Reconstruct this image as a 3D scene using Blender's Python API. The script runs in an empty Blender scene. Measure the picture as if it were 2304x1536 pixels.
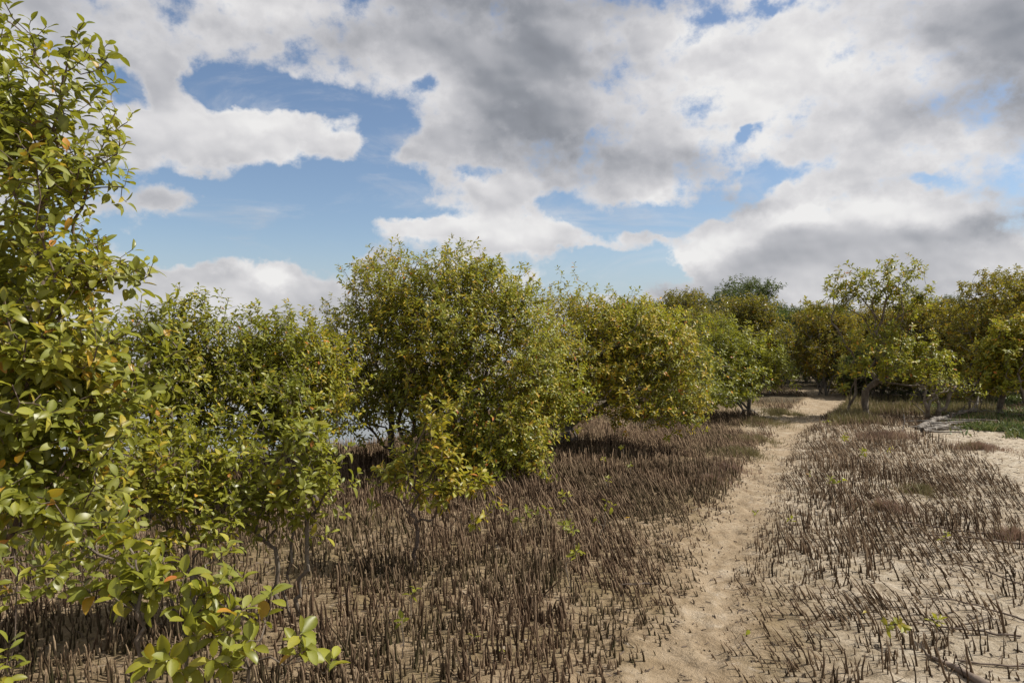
import bpy, math
import numpy as np
from math import radians, pi

# ------------------------------------------------------------------ camera, sky, sun, exposure
scene = bpy.context.scene
COL = scene.collection
FX, CX, CY, EYE = 1536.0, 1152.0, 768.0, 1.6       # photograph: 2304 x 1536, 24 mm lens, eye height 1.6 m

cam_d = bpy.data.cameras.new("camera")
cam_d.lens = 24.0; cam_d.sensor_width = 36.0
cam_d.clip_start = 0.05; cam_d.clip_end = 20000
cam = bpy.data.objects.new("camera", cam_d); COL.objects.link(cam)
cam.location = (0, 0, EYE); cam.rotation_euler = (radians(90), 0, 0)
scene.camera = cam

scene.view_settings.view_transform = 'Standard'
scene.view_settings.look = 'None'
scene.view_settings.gamma = 1.0
scene.view_settings.exposure = 0.25

SUN_AZ = radians(82)      # measured from +Y (view direction) towards +X (right)
SUN_EL = radians(50)
SUNV = np.array([math.sin(SUN_AZ) * math.cos(SUN_EL), math.cos(SUN_AZ) * math.cos(SUN_EL), math.sin(SUN_EL)])
sl = bpy.data.lights.new("sun", 'SUN'); sl.energy = 5.0; sl.angle = radians(0.5); sl.color = (1.0, 0.95, 0.86)
so = bpy.data.objects.new("sun", sl); COL.objects.link(so)
so.location = (20, 20, 30)
so.rotation_euler = (pi / 2 - SUN_EL, 0, pi - SUN_AZ)

scene.cycles.max_bounces = 6
scene.cycles.diffuse_bounces = 3
scene.cycles.glossy_bounces = 2
scene.cycles.transmission_bounces = 4
scene.cycles.transparent_max_bounces = 4


class NT:
    """small helper to write node trees"""
    def __init__(self, tree):
        self.t = tree; self.n = tree.nodes; self.l = tree.links

    def put(self, sock, v):
        if v is None: return
        if isinstance(v, bpy.types.NodeSocket): self.l.new(v, sock)
        else: sock.default_value = v

    def node(self, typ, **kw):
        nd = self.n.new(typ)
        for k, v in kw.items(): setattr(nd, k, v)
        return nd

    def math(self, op, a, b=None, c=None, clamp=False):
        nd = self.n.new('ShaderNodeMath'); nd.operation = op; nd.use_clamp = clamp
        self.put(nd.inputs[0], a)
        if b is not None: self.put(nd.inputs[1], b)
        if c is not None: self.put(nd.inputs[2], c)
        return nd.outputs[0]

    def vmath(self, op, a, b=None):
        nd = self.n.new('ShaderNodeVectorMath'); nd.operation = op
        self.put(nd.inputs[0], a)
        if b is not None: self.put(nd.inputs[1], b)
        return nd.outputs['Value'] if op in ('DOT_PRODUCT', 'LENGTH') else nd.outputs['Vector']

    def noise(self, vec, scale, detail=4, rough=0.55, dist=0.0, lac=2.0):
        nd = self.n.new('ShaderNodeTexNoise')
        if vec is not None: self.put(nd.inputs['Vector'], vec)
        nd.inputs['Scale'].default_value = scale; nd.inputs['Detail'].default_value = detail
        nd.inputs['Roughness'].default_value = rough; nd.inputs['Distortion'].default_value = dist
        nd.inputs['Lacunarity'].default_value = lac
        return nd.outputs['Fac']

    def smooth(self, v, lo, hi, a=0.0, b=1.0):
        nd = self.n.new('ShaderNodeMapRange'); nd.interpolation_type = 'SMOOTHSTEP'
        self.put(nd.inputs['Value'], v); self.put(nd.inputs['From Min'], lo); self.put(nd.inputs['From Max'], hi)
        nd.inputs['To Min'].default_value = a; nd.inputs['To Max'].default_value = b
        return nd.outputs['Result']

    def mix(self, f, a, b):
        nd = self.n.new('ShaderNodeMix'); nd.data_type = 'RGBA'
        self.put(nd.inputs[0], f); self.put(nd.inputs[6], a); self.put(nd.inputs[7], b)
        return nd.outputs[2]

    def ramp(self, f, stops):
        nd = self.n.new('ShaderNodeValToRGB'); cr = nd.color_ramp
        while len(cr.elements) < len(stops): cr.elements.new(0.5)
        for e, (p, c) in zip(cr.elements, stops):
            e.position = p; e.color = (*c, 1)
        self.put(nd.inputs[0], f)
        return nd.outputs[0]


def build_world():
    w = bpy.data.worlds.new("World"); scene.world = w; w.use_nodes = True
    nt = NT(w.node_tree); nt.n.clear()
    out = nt.node('ShaderNodeOutputWorld'); bg = nt.node('ShaderNodeBackground')
    nt.l.new(bg.outputs[0], out.inputs[0])
    bg.inputs['Strength'].default_value = 0.1
    sky = nt.node('ShaderNodeTexSky', sky_type='NISHITA')
    sky.sun_disc = False; sky.sun_elevation = SUN_EL; sky.sun_rotation = SUN_AZ
    sky.air_density = 1.0; sky.dust_density = 0.6; sky.ozone_density = 2.0
        # tame the sky towards the photograph's blue
    mul = nt.node('ShaderNodeMix', data_type='RGBA', blend_type='MULTIPLY')
    mul.inputs[0].default_value = 1.0
    nt.l.new(sky.outputs[0], mul.inputs[6]); mul.inputs[7].default_value = SKY_TINT
    d = nt.vmath('NORMALIZE', nt.node('ShaderNodeTexCoord').outputs['Generated'])
    sep = nt.node('ShaderNodeSeparateXYZ'); nt.l.new(d, sep.inputs[0])
    az = nt.math('ARCTAN2', sep.outputs[0], sep.outputs[1])
    el = nt.math('ARCSINE', sep.outputs[2])
    # warp of the direction, so that outlines billow
    dz = nt.vmath('MULTIPLY', d, (1.0, 1.0, 1.2))
    wn = nt.node('ShaderNodeTexNoise'); nt.l.new(dz, wn.inputs['Vector'])
    wn.inputs['Scale'].default_value = 5.0; wn.inputs['Detail'].default_value = 5; wn.inputs['Roughness'].default_value = 0.6
    wv = nt.vmath('SUBTRACT', wn.outputs['Color'], (0.5, 0.5, 0.5))
    comb = nt.node('ShaderNodeCombineXYZ'); nt.put(comb.inputs[0], az); nt.put(comb.inputs[1], el)
    p = nt.vmath('ADD', comb.outputs[0], nt.vmath('MULTIPLY', wv, (0.10, 0.065, 0.0)))
    wn2 = nt.node('ShaderNodeTexNoise'); nt.l.new(dz, wn2.inputs['Vector'])
    wn2.inputs['Scale'].default_value = 21.0; wn2.inputs['Detail'].default_value = 4; wn2.inputs['Roughness'].default_value = 0.6
    p = nt.vmath('ADD', p, nt.vmath('MULTIPLY', nt.vmath('SUBTRACT', wn2.outputs['Color'], (0.5, 0.5, 0.5)), (0.055, 0.04, 0.0)))

    def ang(px, py):
        return (math.atan((px - CX) / FX), math.atan((CY - py) / math.hypot(FX, px - CX)))

    def field(base, blobs, gain=1.0):
        acc = base
        for (px, py, rx, ry, wgt) in blobs:
            a, e = ang(px, py)
            ra = rx / FX * math.cos(a) ** 2; re = ry / FX * math.cos(a)
            q = nt.vmath('MULTIPLY', nt.vmath('SUBTRACT', p, (a, e, 0)), (1 / ra, 1 / re, 0))
            q = nt.vmath('DOT_PRODUCT', q, q)
            g = nt.math('EXPONENT', nt.math('MULTIPLY', q, -1.0))
            acc = nt.math('MULTIPLY_ADD', g, wgt * gain, acc)
        return acc
    cover = field(0.56, COVER, 0.74)
    shade = field(0.645, SHADE)

    def cl_noise(vec, det):
        return nt.noise(vec, 3.4, det, 0.63, 0.0)
    n0 = cl_noise(dz, 9)
    m0 = nt.noise(dz, 11.0, 7, 0.62)
    dens = nt.math('ADD', cover, nt.math('MULTIPLY', nt.math('SUBTRACT', n0, 0.5), 2.3))
    dens = nt.math('ADD', dens, nt.math('MULTIPLY', nt.math('SUBTRACT', m0, 0.5), 3.2))
    alpha = nt.smooth(dens, -0.06, 0.62)
    veil = nt.smooth(nt.noise(nt.vmath('MULTIPLY', d, (1.0, 1.0, 3.2)), 4.5, 8, 0.62, 0.6), 0.50, 0.78, 0.0, 0.55)
    alpha = nt.math('MAXIMUM', alpha, veil)
    br = shade
    # billows lit from the sun's side, in bands of decreasing size
    for sc, o, wgt in ((2.6, 0.060, 0.9), (6.5, 0.028, 0.85), (15.0, 0.012, 0.55), (34.0, 0.005, 0.28)):
        f0 = nt.noise(dz, sc, 1, 0.5); f1 = nt.noise(nt.vmath('ADD', dz, (0.42 * o, 0.0, o)), sc, 1, 0.5)
        br = nt.math('MULTIPLY_ADD', nt.math('SUBTRACT', f0, f1), wgt, br)
    br = nt.math('MULTIPLY_ADD', nt.math('SUBTRACT', m0, 0.5), -0.12, br)
    br = nt.math('MULTIPLY_ADD', nt.math('SUBTRACT', n0, 0.5), -0.45, br)
    # thin rims are brighter than the thick middle
    rim = nt.math('SUBTRACT', 1.0, nt.smooth(dens, 0.2, 1.0))
    br = nt.math('MULTIPLY_ADD', rim, 0.13, br)
    cc = nt.ramp(br, [(0.0, (1.35, 1.42, 1.6)), (0.3, (2.4, 2.5, 2.75)), (0.6, (4.3, 4.3, 4.5)), (0.85, (6.2, 6.1, 6.15)), (1.0, (7.3, 7.2, 7.1))])
    # haze close to the horizon
    hz = nt.smooth(el, 0.0, 0.16, 0.8, 0.0)
    skyh = nt.mix(hz, mul.outputs[2], (3.6, 4.2, 5.0, 1))
    col = nt.mix(nt.math('MULTIPLY', alpha, 0.97), skyh, cc)
    nt.l.new(col, bg.inputs['Color'])
    w.cycles.sampling_method = 'MANUAL'; w.cycles.sample_map_resolution = 512


SKY_TINT = (1.0, 0.98, 0.98, 1)
# px, py (of the photograph, turned into azimuth and elevation), radii, weight
COVER = [
    (870, 330, 60, 50, -.9), (900, 425, 80, 26, -.7), (1480, 465, 90, 30, -.7), (1400, 590, 130, 36, -.9), (640, 400, 260, 24, -.6), (330, 520, 120, 60, -.5), (830, 250, 80, 22, -.5), (340, 235, 40, 18, -.4),
    (1950, 200, 380, 110, .45), (1450, 170, 250, 110, .35), (300, 60, 350, 60, .3), (760, 110, 150, 40, .2), (640, 235, 220, 28, -.5), (1480, 600, 50, 40, -.5),
    (560, 212, 150, 32, -1.1), (310, 190, 60, 40, -0.9), (700, 235, 90, 28, -0.9), (455, 175, 40, 25, -.6), (385, 190, 45, 70, 1.1), (870, 290, 60, 34, -0.8),
    (600, 440, 330, 62, -1.5), (780, 480, 160, 110, -1.3), (400, 520, 330, 50, -1.2), (820, 420, 70, 50, -.8), (560, 560, 330, 34, -1.0),
    (1340, 620, 190, 50, -1.6), (1380, 500, 110, 36, -1.0), (1062, 385, 45, 24, -1.0), (1520, 480, 80, 40, -1.2), (1440, 570, 80, 40, -.9), (900, 470, 60, 50, -.7), (1260, 455, 60, 16, -.6),
    (1690, 400, 80, 45, -1.1), (1620, 460, 70, 36, -1.0), (1790, 400, 70, 32, -0.8), (1890, 450, 60, 26, -.8), (2075, 420, 80, 22, -0.9), (1670, 305, 22, 16, -1.3),
    (955, 205, 35, 18, -0.8), (1750, 12, 130, 14, -0.8), (1180, 250, 30, 12, -.5), (990, 590, 100, 20, -.4),
    (520, 300, 210, 42, 1.3), (740, 325, 110, 22, 0.8), (330, 300, 110, 60, 1.0), (420, 385, 110, 22, .9), (360, 450, 60, 30, 1.4), (480, 450, 50, 12, .5),
    (1130, 528, 230, 26, 1.5), (960, 515, 90, 22, 1.2), (950, 455, 36, 24, 1.0), (850, 392, 36, 16, 0.9), (1120, 440, 100, 36, 1.0), (950, 350, 90, 50, .8), (1350, 545, 90, 12, .6),
    (1640, 445, 34, 34, 0.9), (1755, 430, 26, 18, 1.0), (1430, 515, 40, 14, 0.9), (1490, 525, 34, 12, .6),
    (615, 625, 60, 42, 1.6), (480, 640, 230, 40, 0.9), (420, 600, 160, 14, .5), (500, 720, 400, 36, 0.9), (1200, 620, 60, 40, 0.8), (810, 590, 50, 24, 0.9), (680, 560, 40, 14, .7), (700, 650, 80, 40, .5),
    (1640, 570, 80, 55, 1.4), (1545, 585, 50, 24, 1.5), (1850, 560, 240, 70, 1.2), (1600, 660, 130, 36, 1.4), (1400, 700, 200, 14, 0.8),
]
SHADE = [
    (1300, 150, 230, 110, -0.17), (1180, 240, 150, 90, -0.14), (1230, 320, 120, 70, -.16), (1150, 0, 350, 45, -0.20), (2270, 150, 150, 140, -0.34), (2060, 250, 140, 50, -0.14),
    (2240, 510, 110, 45, -0.36), (2100, 620, 160, 40, -0.1), (900, 90, 240, 60, -0.08), (1450, 370, 200, 50, -0.10), (850, 60, 120, 40, -0.10), (250, 60, 260, 70, -0.12),
    (1750, 140, 200, 110, 0.28), (1560, 240, 170, 70, 0.20), (1650, 40, 250, 40, 0.14), (950, 180, 120, 40, .08), (560, 280, 240, 30, 0.24), (350, 290, 120, 40, 0.16), (450, 370, 200, 20, .1),
    (1130, 515, 260, 26, 0.20), (1100, 425, 120, 30, .2), (615, 605, 60, 26, 0.5), (1550, 570, 70, 26, 0.45), (1640, 530, 80, 30, .4), (1780, 490, 180, 24, 0.38), (2050, 490, 120, 24, 0.25), (2150, 370, 160, 40, 0.2), (1480, 445, 70, 30, 0.22), (1690, 325, 40, 20, .3),
    (1900, 600, 250, 36, 0.04), (1620, 640, 70, 30, -.06), (1900, 680, 400, 40, .12), (640, 680, 100, 26, -0.02), (450, 690, 300, 40, .08), (1250, 630, 80, 40, 0.1), (650, 20, 300, 50, 0.12), (1900, 330, 200, 40, 0.0),
]
build_world()

# ------------------------------------------------------------------ helpers
def W(px, py, Y):
    return np.array([(px - CX) / FX * Y, Y, EYE + (CY - py) / FX * Y])


def gy(py):                       # distance of flat ground seen at row py
    return EYE * FX / (py - CY)


def G(px, py):
    Y = gy(py)
    return np.array([(px - CX) / FX * Y, Y])


def mk_mesh(name, V, faces, attrs=None, smooth=True, mats=()):
    """V (n,3); faces: list of int arrays (k,3) or (k,4)"""
    me = bpy.data.meshes.new(name)
    V = np.asarray(V, dtype=np.float32)
    me.vertices.add(len(V)); me.vertices.foreach_set('co', V.ravel())
    faces = [np.asarray(f, dtype=np.int32) for f in faces if len(f)]
    li = np.concatenate([f.ravel() for f in faces])
    tot = np.concatenate([np.full(len(f), f.shape[1], dtype=np.int32) for f in faces])
    st = np.concatenate([[0], np.cumsum(tot)[:-1]]).astype(np.int32)
    me.loops.add(len(li)); me.loops.foreach_set('vertex_index', li)
    me.polygons.add(len(tot)); me.polygons.foreach_set('loop_start', st)
    try: me.polygons.foreach_set('loop_total', tot)
    except Exception: pass
    me.update(calc_edges=True)
    me.polygons.foreach_set('use_smooth', np.full(len(tot), bool(smooth)))
    for k, a in (attrs or {}).items():
        at = me.attributes.new(k, 'FLOAT_VECTOR', 'POINT')
        at.data.foreach_set('vector', np.asarray(a, dtype=np.float32).ravel())
    for m in mats: me.materials.append(m)
    me.update()
    return me


def link(name, me, parent=None, loc=(0, 0, 0)):
    o = bpy.data.objects.new(name, me); COL.objects.link(o)
    o.location = loc
    if parent is not None: o.parent = parent
    return o


def tag(o, label=None, cat=None, group=None, kind=None):
    if label: o['label'] = label
    if cat: o['category'] = cat
    if group: o['group'] = group
    if kind: o['kind'] = kind
    return o


def nrm(v):
    return v / np.maximum(np.linalg.norm(v, axis=-1, keepdims=True), 1e-9)


_lat = np.random.default_rng(99).random((256, 256))
def vnoise(x, y, s=1.0, seed=0):
    x = np.asarray(x) * s + 17.3 * seed; y = np.asarray(y) * s + 41.7 * seed
    xi = np.floor(x).astype(int); yi = np.floor(y).astype(int)
    fx = x - xi; fy = y - yi; fx = fx * fx * (3 - 2 * fx); fy = fy * fy * (3 - 2 * fy)
    a = _lat[xi & 255, yi & 255]; b = _lat[(xi + 1) & 255, yi & 255]
    c = _lat[xi & 255, (yi + 1) & 255]; e = _lat[(xi + 1) & 255, (yi + 1) & 255]
    return (a * (1 - fx) + b * fx) * (1 - fy) + (c * (1 - fx) + e * fx) * fy
def fbm(x, y, s=1.0, o=4, seed=0):
    r = 0; a = 0.5
    for i in range(o):
        r = r + a * vnoise(x, y, s * 2 ** i, seed + i); a *= 0.5
    return r / (1 - 0.5 ** o)
def sstep(x, a, b):
    t = np.clip((np.asarray(x, dtype=float) - a) / (b - a), 0, 1); return t * t * (3 - 2 * t)

# ------------------------------------------------------------------ materials
def new_mat(name):
    m = bpy.data.materials.new(name); m.use_nodes = True
    nt = NT(m.node_tree); nt.n.clear()
    out = nt.node('ShaderNodeOutputMaterial')
    return m, nt, out


def attr(nt, name):
    a = nt.node('ShaderNodeAttribute'); a.attribute_name = name
    s = nt.node('ShaderNodeSeparateXYZ'); nt.l.new(a.outputs['Vector'], s.inputs[0])
    return s.outputs


def leaf_mat(name, stops, back, trans, rough=0.34, spec=0.5, ribcol=(0.32, 0.32, 0.08, 1)):
    m, nt, out = new_mat(name)
    a = attr(nt, 'lf')
    col = nt.ramp(a[0], stops)
    # per-leaf value variation and fine mottling belonging to the leaf
    obj = nt.node('ShaderNodeNewGeometry')
    sp = nt.noise(obj.outputs['Position'], 90, 3, 0.6)
    blot = nt.smooth(nt.noise(obj.outputs['Position'], 140, 3, 0.6), 0.66, 0.72, 0, 0.6)
    hsv = nt.node('ShaderNodeHueSaturation')
    nt.put(hsv.inputs['Value'], nt.math('MULTIPLY_ADD', a[2], 0.7, nt.math('MULTIPLY_ADD', sp, 0.5, 0.58)))
    hsv.inputs['Saturation'].default_value = 1.03
    nt.l.new(col, hsv.inputs['Color'])
    top = nt.mix(nt.math('MULTIPLY', a[1], 0.45), hsv.outputs[0], ribcol)
    top = nt.mix(blot, top, (0.10, 0.06, 0.02, 1))
    bk = nt.mix(0.55, hsv.outputs[0], back)
    geo = obj.outputs['Backfacing']
    c = nt.mix(geo, top, bk)
    pb = nt.node('ShaderNodeBsdfPrincipled')
    nt.l.new(c, pb.inputs['Base Color'])
    r = nt.math('MULTIPLY_ADD', a[2], 0.30, rough)
    r2 = nt.math('MULTIPLY_ADD', geo, 0.25, r)
    nt.l.new(r2, pb.inputs['Roughness'])
    pb.inputs['Specular IOR Level'].default_value = spec
    tr = nt.node('ShaderNodeBsdfTranslucent')
    tc = nt.mix(0.6, hsv.outputs[0], trans)
    nt.l.new(tc, tr.inputs['Color'])
    mx = nt.node('ShaderNodeMixShader'); mx.inputs[0].default_value = 0.40
    nt.l.new(pb.outputs[0], mx.inputs[1]); nt.l.new(tr.outputs[0], mx.inputs[2])
    nt.l.new(mx.outputs[0], out.inputs[0])
    return m


LEAF_STOPS = [(0.0, (0.065, 0.088, 0.012)), (0.35, (0.155, 0.172, 0.016)), (0.62, (0.25, 0.245, 0.024)), (0.82, (0.40, 0.28, 0.025)), (0.93, (0.50, 0.23, 0.03)), (1.0, (0.38, 0.10, 0.03))]
OLIVE_STOPS = [(0.0, (0.07, 0.08, 0.014)), (0.4, (0.15, 0.155, 0.022)), (0.7, (0.26, 0.215, 0.024)), (0.9, (0.38, 0.21, 0.025)), (1.0, (0.42, 0.17, 0.03))]
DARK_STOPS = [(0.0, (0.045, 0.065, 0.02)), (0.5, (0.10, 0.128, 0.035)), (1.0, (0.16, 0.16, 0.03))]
M_LEAF = leaf_mat('mangrove_leaf', LEAF_STOPS, (0.20, 0.21, 0.09, 1), (0.38, 0.38, 0.03, 1))
M_OLIVE = leaf_mat('olive_leaf', OLIVE_STOPS, (0.18, 0.18, 0.10, 1), (0.34, 0.30, 0.02, 1), rough=0.3)
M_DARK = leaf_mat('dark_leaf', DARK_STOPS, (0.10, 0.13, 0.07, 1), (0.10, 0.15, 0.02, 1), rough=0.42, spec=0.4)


def bark_mat(name, c1, c2, c3, scale=30):
    m, nt, out = new_mat(name)
    tc = nt.node('ShaderNodeTexCoord').outputs['Object']
    st = nt.vmath('MULTIPLY', tc, (1, 1, 0.35))
    n = nt.noise(st, scale, 6, 0.65, 0.4)
    n2 = nt.noise(tc, scale * 0.2, 3, 0.5)
    c = nt.ramp(n, [(0.3, c1), (0.5, c2), (0.7, c3)])
    c = nt.mix(nt.smooth(n2, 0.45, 0.65, 0, 0.6), c, (*c3, 1))
    pb = nt.node('ShaderNodeBsdfPrincipled'); nt.l.new(c, pb.inputs['Base Color']); pb.inputs['Roughness'].default_value = 0.85
    bp = nt.node('ShaderNodeBump'); bp.inputs['Strength'].default_value = 0.6; bp.inputs['Distance'].default_value = 0.01
    nt.l.new(n, bp.inputs['Height']); nt.l.new(bp.outputs[0], pb.inputs['Normal'])
    nt.l.new(pb.outputs[0], out.inputs[0])
    return m


M_BARK = bark_mat('brown_bark', (0.05, 0.038, 0.028), (0.12, 0.09, 0.065), (0.2, 0.17, 0.13))
M_PALE = bark_mat('pale_bark', (0.07, 0.058, 0.046), (0.15, 0.135, 0.115), (0.28, 0.26, 0.235), 14)
M_DRIFT = bark_mat('weathered_wood', (0.03, 0.024, 0.02), (0.13, 0.11, 0.09), (0.30, 0.27, 0.23), 16)
M_STICK = bark_mat('wet_wood', (0.035, 0.024, 0.018), (0.10, 0.07, 0.05), (0.20, 0.15, 0.115), 25)


def root_mat():
    m, nt, out = new_mat('breathing_root')
    a = attr(nt, 'rt')      # x random, y height fraction, z algae
    pos = nt.node('ShaderNodeNewGeometry').outputs['Position']
    n = nt.noise(pos, 160, 4, 0.6)
    c = nt.ramp(nt.math('MULTIPLY_ADD', n, 0.6, nt.math('MULTIPLY', a[0], 0.6)),
                [(0.24, (0.020, 0.012, 0.007)), (0.48, (0.070, 0.043, 0.025)), (0.72, (0.16, 0.106, 0.066)), (1.0, (0.36, 0.265, 0.17))])
    green = nt.mix(nt.math('MULTIPLY', nt.math('MULTIPLY', a[2], nt.math('SUBTRACT', 1.0, a[1])), 0.75), c, (0.045, 0.05, 0.018, 1))
    pb = nt.node('ShaderNodeBsdfPrincipled'); nt.l.new(green, pb.inputs['Base Color']); pb.inputs['Roughness'].default_value = 0.9; pb.inputs['Specular IOR Level'].default_value = 0.15
    nt.l.new(pb.outputs[0], out.inputs[0])
    return m
M_ROOT = root_mat()


def tuft_mat(name, stops, rough=0.6):
    m, nt, out = new_mat(name)
    a = attr(nt, 'lf')
    c = nt.ramp(a[0], stops)
    pb = nt.node('ShaderNodeBsdfPrincipled'); nt.l.new(c, pb.inputs['Base Color']); pb.inputs['Roughness'].default_value = rough
    tr = nt.node('ShaderNodeBsdfTranslucent'); nt.l.new(c, tr.inputs['Color'])
    mx = nt.node('ShaderNodeMixShader'); mx.inputs[0].default_value = 0.25
    nt.l.new(pb.outputs[0], mx.inputs[1]); nt.l.new(tr.outputs[0], mx.inputs[2]); nt.l.new(mx.outputs[0], out.inputs[0])
    return m
M_SAMPH = tuft_mat('red_samphire', [(0, (0.13, 0.09, 0.05)), (0.4, (0.25, 0.17, 0.12)), (0.75, (0.36, 0.23, 0.17)), (1, (0.24, 0.22, 0.08))])
M_HERB = tuft_mat('green_herb', [(0, (0.06, 0.085, 0.02)), (0.5, (0.12, 0.16, 0.04)), (0.85, (0.21, 0.21, 0.07)), (1, (0.28, 0.20, 0.08))], 0.45)
M_OLGR = tuft_mat('olive_grass', [(0, (0.13, 0.10, 0.05)), (0.5, (0.19, 0.17, 0.06)), (1, (0.30, 0.23, 0.13))])

# ------------------------------------------------------------------ terrain functions
PATH = [(1700, 1430, 1660), (1536, 1450, 1650), (1450, 1500, 1645), (1400, 1530, 1655), (1300, 1570, 1680), (1200, 1600, 1705), (1100, 1640, 1745),
        (1050, 1680, 1765), (1000, 1718, 1792), (965, 1740, 1822), (935, 1760, 1870), (915, 1800, 1895), (900, 1815, 1905), (885, 1800, 1890), (878, 1780, 1880)]
_py = np.array([G(0, p[0])[1] for p in PATH])
_pl = np.array([G(p[1] + .12 * (p[2] - p[1]), p[0])[0] for p in PATH]); _pr = np.array([G(p[2] - .12 * (p[2] - p[1]), p[0])[0] for p in PATH])
def path_d(x, y):
    """signed metres outside the trodden path; and side (-1 left, +1 right)"""
    l = np.interp(y, _py, _pl); r = np.interp(y, _py, _pr)
    wob = (vnoise(x, y, 2.2, 5) - 0.5) * 0.12 + (vnoise(x, y, 7, 6) - 0.5) * 0.05
    d = np.maximum(l - x, x - r) + wob
    d = np.where(y > 24, 5.0, d)
    return d, np.where(x < (l + r) / 2, -1, 1)


def shore(x, y):
    yb = np.interp(x, [-30, -14, -8, -4.5, -2.4, -1.0, 3, 8, 30], [7.4, 8.0, 8.7, 9.2, 9.9, 13.0, 30, 70, 110])
    return y - yb - (vnoise(x, y, 0.7, 9) - 0.5) * 0.8


def H(x, y):
    if not FEET: _feet()
    x = np.asarray(x, float); y = np.asarray(y, float)
    s = shore(x, y)
    h = 0.05 * (fbm(x, y, 0.5, 3, 1) - 0.5) + 0.022 * (fbm(x, y, 3.0, 3, 3) - 0.5) + 0.016 * (fbm(x, y, 11.0, 3, 23) - 0.5) + .02 * sstep(fbm(x, y, 5.0, 2, 27), .5, .75)
    d, sd = path_d(x, y)
    h = h - (0.028 + .022 * (fbm(x, y, 4.5, 2, 88) - .5)) * (1 - sstep(d, -0.05, 0.22))
    for (fx, fy, fa, fd) in FEET:
        u = (x - fx) * math.cos(fa) - (y - fy) * math.sin(fa); v = (x - fx) * math.sin(fa) + (y - fy) * math.cos(fa)
        q = (u / .055) ** 2 + (v / .14) ** 2
        h = h - fd * np.exp(-q ** 2) + fd * .35 * np.exp(-(np.sqrt(q) - 1.45) ** 2 / .06)
    basin = -0.42 * sstep(s, -0.3, 1.8)
    flat = 0.30 * sstep(s, 4.5, 8.5) + 0.16 * (fbm(x, y, 0.16, 3, 12) - 0.5) * sstep(s, 4, 9)
    sea = -0.5 * sstep(y, 60, 90) * sstep(s, 10, 20)
    h = h + basin + flat + sea
    h = h + 0.06 * sstep(x, 4.0, 7.0) * sstep(y, 6, 9) * (1 - sstep(y, 18, 26))
    return h
WATER_Z = -0.13


def pale(x, y):
    """the dry pale sand on the right"""
    px = CX + x / np.maximum(y, 0.1) * FX; py = CY + EYE / np.maximum(y, 0.1) * FX
    return px, py


def sand_tongue(x, y):
    # bare sand: a wedge that comes in from the right edge behind the root field
    px, py = pale(x, y)
    lo = np.interp(px, [1980, 2060, 2130, 2220, 2304, 2700], [985, 992, 1008, 1050, 1120, 1330])
    up = np.interp(px, [1980, 2100, 2200, 2304, 2700], [975, 972, 978, 990, 1020])
    n = (vnoise(x, y, 1.6, 31) - 0.5) * 22
    return sstep(py + n, up - 6, up + 8) * (1 - sstep(py + n, lo - 12, lo + 12)) * sstep(px, 1960, 2060)


FEET = []
def _feet():
    rg = np.random.default_rng(3)
    y = 2.6
    k = 0
    while y < 9:
        c = (np.interp(y, _py, _pl) + np.interp(y, _py, _pr)) / 2
        FEET.append((c + (0.07 if k % 2 else -0.07) + rg.normal(0, .03), y, rg.normal(0.12, .12), rg.uniform(.006, .013)))
        y += rg.uniform(.22, .42); k += 1


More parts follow.
